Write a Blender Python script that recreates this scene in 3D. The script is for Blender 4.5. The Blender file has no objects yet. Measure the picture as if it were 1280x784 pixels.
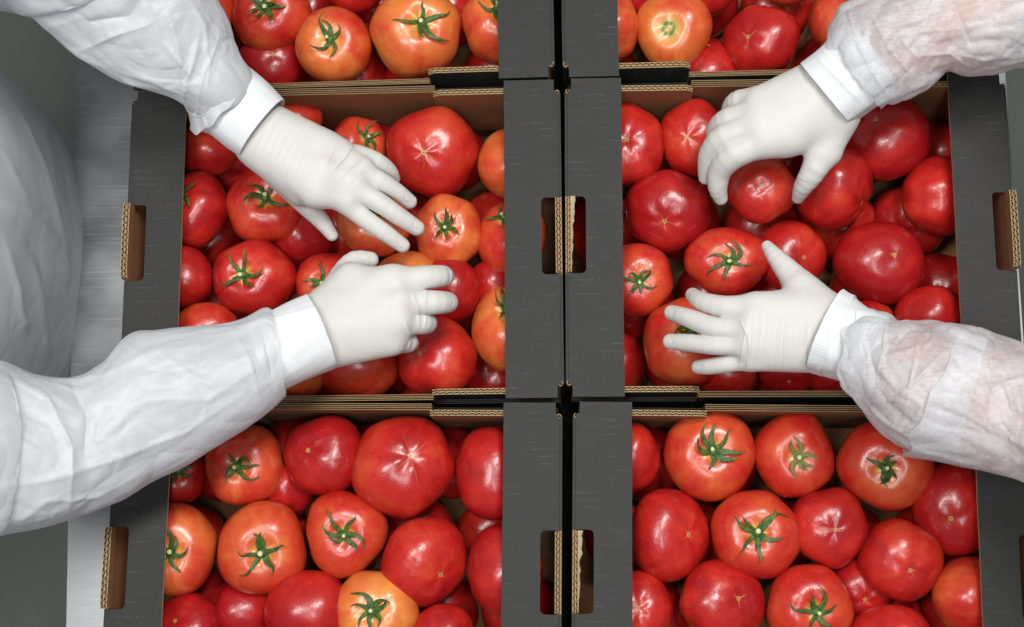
import bpy, bmesh, math, random
import numpy as np
from mathutils import Vector, Matrix, noise

random.seed(7)
scene = bpy.context.scene
COL = scene.collection

# ------------------------------------------------------------------ camera
H = 1.25036
FPX = 1750.0
PITCH, YAW, ROLL = map(math.radians, (10.35413, 2.71159, -0.03848))
cam_data = bpy.data.cameras.new("camera")
cam_data.sensor_width = 36.0
cam_data.lens = FPX / 1280 * 36.0
cam_data.clip_start = 0.02
cam_data.clip_end = 50
cam_data.dof.use_dof = True
cam_data.dof.focus_distance = 1.27
cam_data.dof.aperture_fstop = 7.1
cam = bpy.data.objects.new("camera", cam_data)
cam.location = (0, 0, H)
cam.rotation_euler = (PITCH, YAW, ROLL)
COL.objects.link(cam)
scene.camera = cam

# ------------------------------------------------------------------ light
world = bpy.data.worlds.new("World")
scene.world = world
world.use_nodes = True
world.node_tree.nodes["Background"].inputs[0].default_value = (0.97, 0.985, 1.0, 1)
world.node_tree.nodes["Background"].inputs[1].default_value = 0.19


def area(name, loc, target, sx, sy, power, color):
    l = bpy.data.lights.new(name, 'AREA')
    l.shape = 'RECTANGLE'
    l.size, l.size_y, l.energy, l.color = sx, sy, power, color
    o = bpy.data.objects.new(name, l)
    o.location = loc
    d = Vector(target) - Vector(loc)
    o.rotation_euler = d.to_track_quat('-Z', 'Y').to_euler()
    COL.objects.link(o)


area("ceiling_or_fill_lamp", (0.50, 0.75, 2.25), (0.0, 0.3, 0), 0.28, 0.90, 36, (1.0, 0.975, 0.94))
area("ceiling_or_fill_lamp", (-0.70, 0.05, 2.4), (-0.4, 0.25, 0), 0.30, 0.90, 26, (1.0, 0.98, 0.95))  # added fill at the left, there to brighten the gown front
area("ceiling_or_fill_lamp", (0.15, -0.55, 2.4), (0.0, 0.2, 0), 0.30, 0.90, 12, (0.95, 0.98, 1.0))

scene.view_settings.view_transform = 'Standard'
scene.view_settings.look = 'None'
scene.view_settings.gamma = 1
scene.view_settings.exposure = 0.10
scene.view_settings.use_curve_mapping = False
scene.cycles.transparent_max_bounces = 12

# ------------------------------------------------------------------ geometry of the view (used to find real places on the bench)
CAM = np.array([0, 0, H])
R3 = np.array(cam.rotation_euler.to_matrix())
VDIR = R3 @ np.array([0, 0, -1.0])


def P(px, py, z=0.0):
    d = R3 @ np.array([(px - 640) / FPX, -(py - 392) / FPX, -1.0])
    t = (z - CAM[2]) / d[2]
    return CAM + t * d


def pxsize(p):
    return float(np.dot(np.asarray(p) - CAM, VDIR)) / FPX


def project(v):
    q = (v - CAM) @ R3
    return 640 + FPX * q[:, 0] / -q[:, 2], 392 - FPX * q[:, 1] / -q[:, 2]


# ------------------------------------------------------------------ helpers
def link(o, parent=None):
    COL.objects.link(o)
    if parent is not None:
        o.parent = parent
    return o


def empty(name, loc=(0, 0, 0), rz=0.0, label=None, cat=None, group=None):
    o = bpy.data.objects.new(name, None)
    o.empty_display_size = 0.02
    o.location = loc
    o.rotation_euler = (0, 0, rz)
    COL.objects.link(o)
    tag(o, label, cat, group)
    return o


def tag(o, label=None, cat=None, group=None, kind=None):
    if label: o["label"] = label
    if cat: o["category"] = cat
    if group: o["group"] = group
    if kind: o["kind"] = kind
    return o


def mesh_np(name, verts, faces, mats, smooth=True, matidx=None):
    me = bpy.data.meshes.new(name)
    verts = np.asarray(verts, dtype=np.float32)
    if isinstance(faces, np.ndarray):
        n, k = faces.shape
        me.vertices.add(len(verts))
        me.vertices.foreach_set("co", verts.ravel())
        me.loops.add(n * k)
        me.polygons.add(n)
        me.loops.foreach_set("vertex_index", faces.astype(np.int32).ravel())
        me.polygons.foreach_set("loop_start", np.arange(0, n * k, k, dtype=np.int32))
        me.polygons.foreach_set("loop_total", np.full(n, k, dtype=np.int32))
        me.update(calc_edges=True)
    else:
        me.from_pydata([tuple(map(float, v)) for v in verts], [], faces)
        me.update()
    me.validate()
    if smooth:
        me.polygons.foreach_set("use_smooth", np.ones(len(me.polygons), dtype=bool))
    if not isinstance(mats, (list, tuple)): mats = [mats]
    for m in mats: me.materials.append(m)
    if matidx is not None:
        me.polygons.foreach_set("material_index", np.asarray(matidx, dtype=np.int32))
    return me


def mesh_obj(name, me, parent=None):
    return link(bpy.data.objects.new(name, me), parent)


def bm_obj(name, bm, mats, parent=None, smooth=False):
    me = bpy.data.meshes.new(name)
    bmesh.ops.recalc_face_normals(bm, faces=bm.faces)
    bm.to_mesh(me)
    bm.free()
    if not isinstance(mats, (list, tuple)): mats = [mats]
    for m in mats: me.materials.append(m)
    if smooth:
        for p in me.polygons: p.use_smooth = True
    return mesh_obj(name, me, parent)


def add_box(bm, x0, x1, y0, y1, z0, z1, mi=0):
    vs = [bm.verts.new((x, y, z)) for z in (z0, z1) for y in (y0, y1) for x in (x0, x1)]
    fs = []
    for idx in ((0, 2, 3, 1), (4, 5, 7, 6), (0, 1, 5, 4), (2, 6, 7, 3), (0, 4, 6, 2), (1, 3, 7, 5)):
        f = bm.faces.new([vs[i] for i in idx])
        f.material_index = mi
        fs.append(f)
    return fs  # bottom, top, -y, +y, -x, +x


# ------------------------------------------------------------------ materials
class NT:
    def __init__(self, name):
        self.m = bpy.data.materials.new(name)
        self.m.use_nodes = True
        self.t = self.m.node_tree
        self.b = self.t.nodes["Principled BSDF"]
        self.out = self.t.nodes["Material Output"]

    def n(self, typ, **kw):
        nd = self.t.nodes.new(typ)
        for k, v in kw.items(): setattr(nd, k, v)
        return nd

    def l(self, a, b): self.t.links.new(a, b)

    def val(self, x, sock):
        if isinstance(x, (int, float)): sock.default_value = x
        elif isinstance(x, tuple): sock.default_value = x
        else: self.l(x, sock)

    def math(self, op, a, b=0.0, c=None, clamp=False):
        nd = self.n("ShaderNodeMath", operation=op, use_clamp=clamp)
        self.val(a, nd.inputs[0]); self.val(b, nd.inputs[1])
        if c is not None: self.val(c, nd.inputs[2])
        return nd.outputs[0]

    def mix(self, fac, a, b, blend='MIX'):
        nd = self.n("ShaderNodeMix", data_type='RGBA', blend_type=blend)
        self.val(fac, nd.inputs[0])
        self.val(a if not isinstance(a, tuple) else (*a[:3], 1.0), nd.inputs[6])
        self.val(b if not isinstance(b, tuple) else (*b[:3], 1.0), nd.inputs[7])
        return nd.outputs[2]

    def ramp(self, fac, lo, hi):
        nd = self.n("ShaderNodeMapRange", interpolation_type='SMOOTHSTEP')
        self.val(fac, nd.inputs[0]); self.val(lo, nd.inputs[1]); self.val(hi, nd.inputs[2])
        return nd.outputs[0]

    def coords(self, scale=(1, 1, 1), kind="Object", loc=None):
        tc = self.n("ShaderNodeTexCoord")
        mp = self.n("ShaderNodeMapping")
        self.l(tc.outputs[kind], mp.inputs[0])
        mp.inputs[3].default_value = scale
        if loc is not None: self.l(loc, mp.inputs[1])
        return mp.outputs[0]

    def noise(self, vec, scale, detail=3, rough=0.55, dist=0.0):
        nd = self.n("ShaderNodeTexNoise")
        self.l(vec, nd.inputs["Vector"])
        nd.inputs["Scale"].default_value = scale
        nd.inputs["Detail"].default_value = detail
        nd.inputs["Roughness"].default_value = rough
        nd.inputs["Distortion"].default_value = dist
        return nd.outputs[0]

    def bump(self, h, strength=0.3, dist=0.001, normal=None):
        nd = self.n("ShaderNodeBump")
        self.l(h, nd.inputs["Height"])
        nd.inputs["Strength"].default_value = strength
        nd.inputs["Distance"].default_value = dist
        if normal is not None: self.l(normal, nd.inputs["Normal"])
        return nd.outputs[0]

    def attr(self, name):
        nd = self.n("ShaderNodeAttribute", attribute_type='OBJECT', attribute_name=name)
        return nd.outputs["Fac"]

    def set(self, **kw):
        for k, v in kw.items():
            s = self.b.inputs[k.replace("_", " ")]
            self.val(v if not (isinstance(v, tuple) and len(v) == 3) else (*v, 1.0), s)


def tomato_material(kind):
    t = NT("tomato_skin_" + kind)
    seed = t.attr("seed"); ripe = t.attr("ripe"); r0 = t.attr("radius")
    tc = t.n("ShaderNodeTexCoord")
    sc = t.n("ShaderNodeVectorMath", operation='SCALE')
    t.l(tc.outputs["Object"], sc.inputs[0]); t.l(t.math('DIVIDE', 1.0, r0), sc.inputs[3])
    sep = t.n("ShaderNodeSeparateXYZ"); t.l(sc.outputs[0], sep.inputs[0])
    off = t.n("ShaderNodeCombineXYZ"); t.l(seed, off.inputs[0]); t.l(t.math('MULTIPLY', seed, 1.7), off.inputs[1])
    add = t.n("ShaderNodeVectorMath", operation='ADD'); t.l(sc.outputs[0], add.inputs[0]); t.l(off.outputs[0], add.inputs[1])
    v = add.outputs[0]
    n1 = t.noise(v, 0.9, 3, 0.5, 0.3)
    n2 = t.noise(v, 3.2, 4, 0.6)
    f = t.math('MULTIPLY_ADD', t.math('SUBTRACT', n1, 0.5), 1.15, ripe)
    f = t.math('MULTIPLY_ADD', t.math('SUBTRACT', n2, 0.5), 0.28, f)
    # meridian streaks
    ang = t.math('ARCTAN2', sep.outputs[1], sep.outputs[0])
    rho = t.math('SQRT', t.math('ADD', t.math('MULTIPLY', sep.outputs[0], sep.outputs[0]), t.math('MULTIPLY', sep.outputs[1], sep.outputs[1])))
    cs = t.n("ShaderNodeCombineXYZ")
    t.l(t.math('MULTIPLY', t.math('COSINE', ang), 3.5), cs.inputs[0]); t.l(t.math('MULTIPLY', t.math('SINE', ang), 3.5), cs.inputs[1]); t.l(t.math('ADD', t.math('MULTIPLY', rho, 0.5), seed), cs.inputs[2])
    st = t.noise(cs.outputs[0], 1.4, 3, 0.65)
    f = t.math('MULTIPLY_ADD', t.math('SUBTRACT', st, 0.5), 0.26, f)
    if kind != 'blossom':
        f = t.math('ADD', f, t.math('MULTIPLY', t.ramp(rho, 0.75, 0.05), 0.16))
    cr = t.n("ShaderNodeValToRGB"); t.l(f, cr.inputs[0])
    e = cr.color_ramp.elements
    e[0].position = 0.0; e[0].color = (0.34, 0.005, 0.009, 1)
    e[1].position = 1.1 / 1.1; e[1].color = (0.76, 0.29, 0.06, 1)
    for p, c in ((0.26, (0.50, 0.016, 0.012, 1)), (0.50, (0.58, 0.062, 0.022, 1)), (0.82, (0.70, 0.20, 0.045, 1))):
        el = e.new(p); el.color = c
    col = cr.outputs[0]
    # fine pale flecks under the skin
    fl = t.noise(v, 38, 2, 0.5)
    col = t.mix(t.math('MULTIPLY', t.ramp(fl, 0.48, 0.76), 0.09), col, (0.84, 0.28, 0.12))
    # tiny dark specks
    vor = t.n("ShaderNodeTexVoronoi"); t.l(v, vor.inputs["Vector"]); vor.inputs["Scale"].default_value = 4.5
    spk = t.math('MULTIPLY', t.ramp(vor.outputs["Distance"], 0.055, 0.03), t.ramp(t.noise(v, 1.7, 1), 0.50, 0.56))
    col = t.mix(t.math('MULTIPLY', spk, 0.65), col, (0.16, 0.03, 0.012))
    top = t.math('GREATER_THAN', sep.outputs[2], 0.0)
    if kind == 'stem':      # open stem scar
        ring = t.math('MULTIPLY', t.ramp(rho, 0.30, 0.20), top)
        rn = t.math('ADD', rho, t.math('MULTIPLY', t.math('SUBTRACT', n2, 0.5), 0.08))
        col = t.mix(t.math('MULTIPLY', t.ramp(rn, 0.62, 0.16), t.math('MULTIPLY', top, 0.85)), col, (0.78, 0.40, 0.12))
        col = t.mix(ring, col, (0.50, 0.40, 0.14))
        band = t.math('MULTIPLY', t.ramp(rho, 0.09, 0.12), t.ramp(rho, 0.20, 0.16))
        col = t.mix(t.math('MULTIPLY', band, top), col, (0.22, 0.24, 0.06))
    elif kind == 'calyx':
        wob = t.math('ADD', rho, t.math('MULTIPLY', t.math('SUBTRACT', st, 0.5), 0.30))
        col = t.mix(t.math('MULTIPLY', t.ramp(wob, 0.30, 0.08), t.math('MULTIPLY', top, 0.75)), col, (0.66, 0.50, 0.10))
    else:                   # blossom end: star of pale cracks round a corky dot
        nray = t.attr("rays")
        wv = t.math('ADD', t.math('MULTIPLY', ang, nray), t.math('MULTIPLY', t.math('SUBTRACT', n2, 0.5), 2.5))
        c = t.math('ABSOLUTE', t.math('COSINE', t.math('MULTIPLY', wv, 0.5)))
        d = t.math('MULTIPLY', t.math('ARCCOSINE', c), t.math('MULTIPLY', rho, 1.0))
        ll = t.math('MULTIPLY', t.attr("star"), t.math('MULTIPLY_ADD', st, 1.6, 0.2))
        line = t.math('MULTIPLY', t.ramp(d, 0.032, 0.006), t.ramp(rho, ll, t.math('MULTIPLY', ll, 0.3)))
        col = t.mix(t.math('MULTIPLY', line, t.math('MULTIPLY', top, 0.42)), col, (0.80, 0.36, 0.10))
        col = t.mix(t.math('MULTIPLY', t.ramp(t.math('ADD', rho, t.math('MULTIPLY', t.math('SUBTRACT', fl, 0.5), 0.06)), 0.065, 0.035), top), col, (0.42, 0.30, 0.09))
        col = t.mix(t.math('MULTIPLY', t.ramp(rho, 0.022, 0.010), top), col, (0.07, 0.04, 0.015))
    t.set(Base_Color=col, Roughness=t.math('MULTIPLY_ADD', n2, 0.12, 0.24), Subsurface_Weight=0.10, Subsurface_Scale=0.006,
          Coat_Weight=0.22, Coat_Roughness=0.17)
    t.b.inputs["Subsurface Radius"].default_value = (1.0, 0.25, 0.12)
    t.b.inputs["Specular IOR Level"].default_value = 0.5
    nb = t.noise(v, 7.0, 3, 0.6)
    t.l(t.bump(nb, 0.28, 0.0014, t.bump(fl, 0.05, 0.0005)), t.b.inputs["Normal"])
    return t.m


def calyx_material():
    t = NT("calyx_green")
    v = t.coords()
    n = t.noise(v, 260, 3, 0.6)
    n2 = t.noise(v, 60, 2)
    col = t.mix(t.ramp(n, 0.35, 0.7), (0.022, 0.066, 0.010), (0.075, 0.155, 0.024))
    col = t.mix(t.math('MULTIPLY', t.ramp(n2, 0.55, 0.75), 0.5), col, (0.22, 0.26, 0.07))
    t.set(Base_Color=col, Roughness=0.55)
    t.l(t.bump(n, 0.4, 0.0006), t.b.inputs["Normal"])
    return t.m


def plain(name, col, rough=0.6, nscale=80, amt=0.25, bump=0.1, dist=0.0005, metal=0.0):
    t = NT(name)
    v = t.coords()
    n = t.noise(v, nscale, 4, 0.6)
    d = tuple(c * (1 - amt) for c in col); u = tuple(min(1, c * (1 + amt)) for c in col)
    t.set(Base_Color=t.mix(n, d, u), Roughness=rough, Metallic=metal)
    t.l(t.bump(n, bump, dist), t.b.inputs["Normal"])
    return t.m


def board_black():
    t = NT("printed_black_board")
    v = t.coords()
    fine = t.noise(v, 420, 3, 0.7)
    wide = t.noise(v, 18, 3, 0.6)
    # washboard of the fluting showing through, running across the flap
    wv = t.n("ShaderNodeTexWave", wave_type='BANDS', bands_direction='Y', wave_profile='SIN')
    t.l(v, wv.inputs[0]); wv.inputs["Scale"].default_value = 48.0; wv.inputs["Distortion"].default_value = 0.35
    wv.inputs["Detail"].default_value = 1.0
    col = t.mix(fine, (0.012, 0.0122, 0.0122), (0.042, 0.042, 0.041))
    col = t.mix(t.math('MULTIPLY', wide, 0.5), col, (0.042, 0.043, 0.043))
    # scuffed print along the flute tips
    s1 = t.noise(t.coords((55, 620, 1)), 1.0, 4, 0.75)
    patch = t.ramp(t.noise(v, 26, 2), 0.42, 0.68)
    sc = t.math('MULTIPLY', t.math('MULTIPLY', t.ramp(s1, 0.50, 0.68), t.ramp(wv.outputs[1], 0.75, 0.98)), patch)
    col = t.mix(t.math('MULTIPLY', sc, 0.26), col, (0.24, 0.24, 0.23))
    lg = t.noise(t.coords((14, 900, 1)), 1.0, 3, 0.6)
    col = t.mix(t.math('MULTIPLY', t.math('MULTIPLY', t.ramp(lg, 0.60, 0.72), patch), 0.12), col, (0.24, 0.24, 0.23))
    dots = t.noise(v, 230, 1, 0.5)
    col = t.mix(t.math('MULTIPLY', t.ramp(dots, 0.80, 0.84), 0.6), col, (0.36, 0.35, 0.32))
    t.set(Base_Color=col, Roughness=t.math('MULTIPLY_ADD', wide, 0.15, 0.52))
    t.b.inputs["Specular IOR Level"].default_value = 0.22
    h = t.math('ADD', t.math('MULTIPLY', wv.outputs[1], 0.16), t.math('MULTIPLY', fine, 0.5))
    h = t.math('ADD', h, t.math('MULTIPLY', wide, 4.5))
    t.l(t.bump(h, 0.30, 0.0008), t.b.inputs["Normal"])
    return t.m


def board_brown():
    t = NT("kraft_board")
    v = t.coords()
    fib = t.noise(t.coords((40, 400, 60)), 1.0, 4, 0.7)
    n = t.noise(v, 30, 4, 0.6)
    col = t.mix(fib, (0.20, 0.094, 0.038), (0.30, 0.150, 0.062))
    col = t.mix(t.math('MULTIPLY', t.ramp(n, 0.55, 0.75), 0.35), col, (0.22, 0.10, 0.045))
    t.set(Base_Color=col, Roughness=0.85)
    wv = t.n("ShaderNodeTexWave", wave_type='BANDS', bands_direction='X'); t.l(v, wv.inputs[0]); wv.inputs["Scale"].default_value = 48
    t.l(t.bump(t.math('ADD', wv.outputs[1], fib), 0.18, 0.0005), t.b.inputs["Normal"])
    return t.m


def steel():
    t = NT("brushed_steel")
    v = t.coords()
    br = t.noise(t.coords((20, 900, 25)), 1.0, 4, 0.7)
    bl = t.noise(t.coords((12, 420, 1)), 1.0, 3, 0.6)
    n = t.ramp(t.noise(t.coords((14, 16, 1)), 1.0, 3, 0.5), 0.3, 0.7)
    scr = t.n("ShaderNodeTexVoronoi", feature='DISTANCE_TO_EDGE'); t.l(t.coords((9, 30, 1)), scr.inputs[0]); scr.inputs["Scale"].default_value = 1.5
    col = t.mix(n, (0.22, 0.23, 0.24), (0.31, 0.32, 0.33))
    col = t.mix(t.math('MULTIPLY', t.ramp(bl, 0.55, 0.75), 0.20), col, (0.75, 0.76, 0.78))
    t.set(Base_Color=col, Metallic=0.9, Roughness=t.math('ADD', t.math('MULTIPLY', bl, 0.18), t.math('MULTIPLY_ADD', n, 0.10, 0.26)))
    h = t.math('ADD', t.math('MULTIPLY', br, 0.8), t.math('MULTIPLY', bl, 0.5))
    t.l(t.bump(h, 0.10, 0.0006), t.b.inputs["Normal"])
    return t.m


def glove_material():
    t = NT("latex_glove")
    v = t.coords()
    n = t.noise(v, 45, 3, 0.6)
    f = t.noise(v, 900, 2, 0.5)
    col = t.mix(n, (0.56, 0.55, 0.52), (0.63, 0.62, 0.595))
    t.set(Base_Color=col, Roughness=0.50, Subsurface_Weight=0.25, Subsurface_Scale=0.006)
    t.b.inputs["Subsurface Radius"].default_value = (1.0, 0.6, 0.45)
    t.b.inputs["Specular IOR Level"].default_value = 0.28
    w1 = t.noise(t.coords((45, 150, 60)), 1.0, 3, 0.6, 1.5)
    w1 = t.math('ABSOLUTE', t.math('SUBTRACT', w1, 0.5))
    w2 = t.noise(t.coords((240, 60, 100)), 1.0, 2, 0.6, 1.0)
    w2 = t.math('ABSOLUTE', t.math('SUBTRACT', w2, 0.5))
    w = t.math('SUBTRACT', 1.0, t.math('MINIMUM', t.math('MULTIPLY', w1, 9.0), 1.0))
    w = t.math('ADD', w, t.math('SUBTRACT', 1.0, t.math('MINIMUM', t.math('MULTIPLY', w2, 9.0), 1.0)))
    w = t.math('MULTIPLY', w, t.ramp(n, 0.42, 0.62))
    t.l(t.bump(w, 0.13, 0.0006, t.bump(n, 0.16, 0.0012, t.bump(f, 0.12, 0.0003))), t.b.inputs["Normal"])
    return t.m


def knit_material():
    t = NT("white_knit_cuff")
    tc = t.n("ShaderNodeTexCoord")
    wv = t.n("ShaderNodeTexWave", wave_type='BANDS', bands_direction='X')
    mp = t.n("ShaderNodeMapping"); t.l(tc.outputs["UV"], mp.inputs[0]); mp.inputs[3].default_value = (24, 1, 1)
    t.l(mp.outputs[0], wv.inputs[0]); wv.inputs["Scale"].default_value = 1.0; wv.inputs["Distortion"].default_value = 0.4
    v = t.coords()
    n = t.noise(v, 500, 2)
    t.set(Base_Color=t.mix(n, (0.66, 0.68, 0.70), (0.72, 0.74, 0.76)), Roughness=0.95)
    t.l(t.bump(t.math('ADD', t.math('MULTIPLY', wv.outputs[1], 0.45), t.math('MULTIPLY', n, 0.6)), 0.28, 0.0008), t.b.inputs["Normal"])
    return t.m


def gown_material(name, alpha_lo, alpha_hi, base=(0.80, 0.82, 0.85), crumple=0.38):
    """thin nonwoven: fibre web, partly see-through"""
    t = NT(name)
    v = t.coords()
    fib = t.noise(t.coords((700, 110, 700)), 1.0, 3, 0.7, 0.3)
    fib2 = t.math('MULTIPLY_ADD', t.noise(t.coords((120, 640, 300)), 1.0, 3, 0.7, 0.5), 0.5, t.math('MULTIPLY', t.noise(v, 240, 4, 0.75, 0.4), 0.5))
    cloud = t.noise(v, 26, 3, 0.6)
    dif = t.n("ShaderNodeBsdfDiffuse"); tra = t.n("ShaderNodeBsdfTranslucent"); trn = t.n("ShaderNodeBsdfTransparent")
    c = t.mix(fib2, tuple(x * 0.95 for x in base), tuple(min(1, x * 1.04) for x in base))
    t.l(c, dif.inputs[0]); t.l(c, tra.inputs[0])
    wob = t.n("ShaderNodeVectorMath", operation='ADD')
    nz = t.n("ShaderNodeTexNoise"); t.l(v, nz.inputs["Vector"]); nz.inputs["Scale"].default_value = 9.0
    sc_ = t.n("ShaderNodeVectorMath", operation='SCALE'); t.l(nz.outputs[1], sc_.inputs[0]); sc_.inputs[3].default_value = 0.07
    t.l(v, wob.inputs[0]); t.l(sc_.outputs[0], wob.inputs[1])
    vo = t.n("ShaderNodeTexVoronoi", feature='DISTANCE_TO_EDGE'); t.l(wob.outputs[0], vo.inputs["Vector"]); vo.inputs["Scale"].default_value = 24
    crs = t.math('MULTIPLY', t.math('MINIMUM', vo.outputs[0], 0.22), 4.0)
    bmp0 = t.bump(crs, crumple, 0.0030)
    bmp = t.bump(t.math('ADD', fib, t.math('MULTIPLY', fib2, 0.8)), 0.14, 0.0006, bmp0)
    t.l(bmp, dif.inputs["Normal"])
    m1 = t.n("ShaderNodeMixShader"); m1.inputs[0].default_value = 0.46
    t.l(dif.outputs[0], m1.inputs[1]); t.l(tra.outputs[0], m1.inputs[2])
    a = t.math('MULTIPLY_ADD', t.ramp(t.math('ADD', t.math('MULTIPLY', fib2, 0.5), t.math('MULTIPLY', cloud, 0.5)), 0.40, 0.58), alpha_hi - alpha_lo, alpha_lo)
    gl = t.n("ShaderNodeBsdfGlossy"); gl.inputs["Roughness"].default_value = 0.45
    t.l(bmp, gl.inputs["Normal"])
    mg = t.n("ShaderNodeMixShader"); mg.inputs[0].default_value = 0.04
    t.l(m1.outputs[0], mg.inputs[1]); t.l(gl.outputs[0], mg.inputs[2])
    m2 = t.n("ShaderNodeMixShader"); t.l(a, m2.inputs[0])
    t.l(trn.outputs[0], m2.inputs[1]); t.l(mg.outputs[0], m2.inputs[2])
    t.l(m2.outputs[0], t.out.inputs[0])
    return t.m


def skin_material():
    t = NT("forearm_skin")
    v = t.coords()
    n = t.noise(v, 25, 3)
    t.set(Base_Color=t.mix(n, (0.55, 0.26, 0.17), (0.66, 0.34, 0.24)), Roughness=0.5, Subsurface_Weight=0.1, Subsurface_Scale=0.004)
    return t.m


M = dict(
    t_calyx=tomato_material('calyx'), t_blossom=tomato_material('blossom'), t_stem=tomato_material('stem'),
    calyx=calyx_material(), stub=plain("cut_stem", (0.30, 0.36, 0.12), 0.6, 400),
    stub_end=plain("cut_stem_end", (0.55, 0.58, 0.30), 0.6, 400),
    dry=plain("dry_sepal", (0.17, 0.19, 0.055), 0.7, 120, 0.7),
    black=board_black(), brown=board_brown(),
    liner=plain("cut_board_edge", (0.42, 0.29, 0.15), 0.9, 500, 0.35),
    pale=plain("torn_paper", (0.42, 0.34, 0.21), 0.95, 400),
    rim=plain("board_rim", (0.25, 0.165, 0.08), 0.9, 300, 0.4),
    gap_shade=plain("shade_sheet_black", (0.012, 0.012, 0.011), 0.9, 60, 0.3),  # colour of the added sheet that darkens the crate gap
    gap=plain("board_inside", (0.10, 0.06, 0.03), 0.95, 200),
    steel=steel(), floor=plain("floor_paint", (0.115, 0.135, 0.122), 0.55, 6, 0.18, 0.05, 0.002),
    glove=glove_material(), knit=knit_material(),
    gown_a=gown_material("gown_cloth", 0.90, 1.0), gown_t=gown_material("gown_front_cloth", 0.96, 1.0, crumple=0.13), gown_b=gown_material("sheer_gown_cloth", 0.60, 0.95),
    skin=skin_material(), shirt=plain("work_shirt", (0.45, 0.48, 0.52), 0.9, 200),
    leg=plain("table_leg_steel", (0.5, 0.51, 0.52), 0.35, 30, 0.1, 0.05, 0.0005, 0.9),
)

# ------------------------------------------------------------------ setting: floor and work table
TZ = -0.156
bm = bmesh.new()
add_box(bm, -6, 6, -6, 6, -1.10, -1.05)
tag(bm_obj("floor", bm, M['floor']), kind="structure")

table = empty("steel_table", (0, 0, -1.05), 0, "brushed stainless steel work table under the six tomato crates", "table")
a0, a1 = P(93, 75, TZ), P(81, 784, TZ)
b0 = P(1262, 150, TZ)
dirv = (a0 - a1)[:2] / np.linalg.norm((a0 - a1)[:2])


def edge_x(y): return a1[0] + (a0[0] - a1[0]) * (y - a1[1]) / (a0[1] - a1[1])


YB, YT = -0.62, 1.35
XR = float(P(1279, 380, TZ)[0])
bm = bmesh.new()
vs = []
for z in (1.05 + TZ - 0.002, 1.05 + TZ - 0.042):
    vs.append([bm.verts.new((x, y, z)) for x, y in ((edge_x(YB), YB), (XR, YB), (XR - 0.002, YT), (edge_x(YT), YT))])
bm.faces.new(vs[0]); bm.faces.new(vs[1][::-1])
for i in range(4): bm.faces.new([vs[0][i], vs[1][i], vs[1][(i + 1) % 4], vs[0][(i + 1) % 4]])
bmesh.ops.bevel(bm, geom=list(bm.edges), offset=0.0022, segments=3, affect='EDGES')
bm_obj("table_top", bm, M['steel'], table, False)
for lx in (edge_x(0) + 0.08, XR - 0.08):
    for ly in (YB + 0.08, YT - 0.08):
        bm = bmesh.new()
        bmesh.ops.create_cone(bm, cap_ends=True, segments=20, radius1=0.02, radius2=0.02, depth=1.05 + TZ - 0.043,
                              matrix=Matrix.Translation((lx, ly, (1.05 + TZ - 0.043) / 2)))
        bm_obj("leg", bm, M['leg'], table, False)

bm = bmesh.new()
add_box(bm, -0.40, 0.375, -0.14, 0.73, TZ - 0.0014, TZ + 0.0012)  # added sheet, stands in for the deep shade between the crates
tag(bm_obj("gap_shade_sheet", bm, M['gap_shade']), "thin black sheet added under the crates to darken the gap between them", "added shade sheet")

# ------------------------------------------------------------------ crates
BW, BD, BH, SH = 0.40630, 0.2995, 0.153, 0.05268
BT = 0.003


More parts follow.
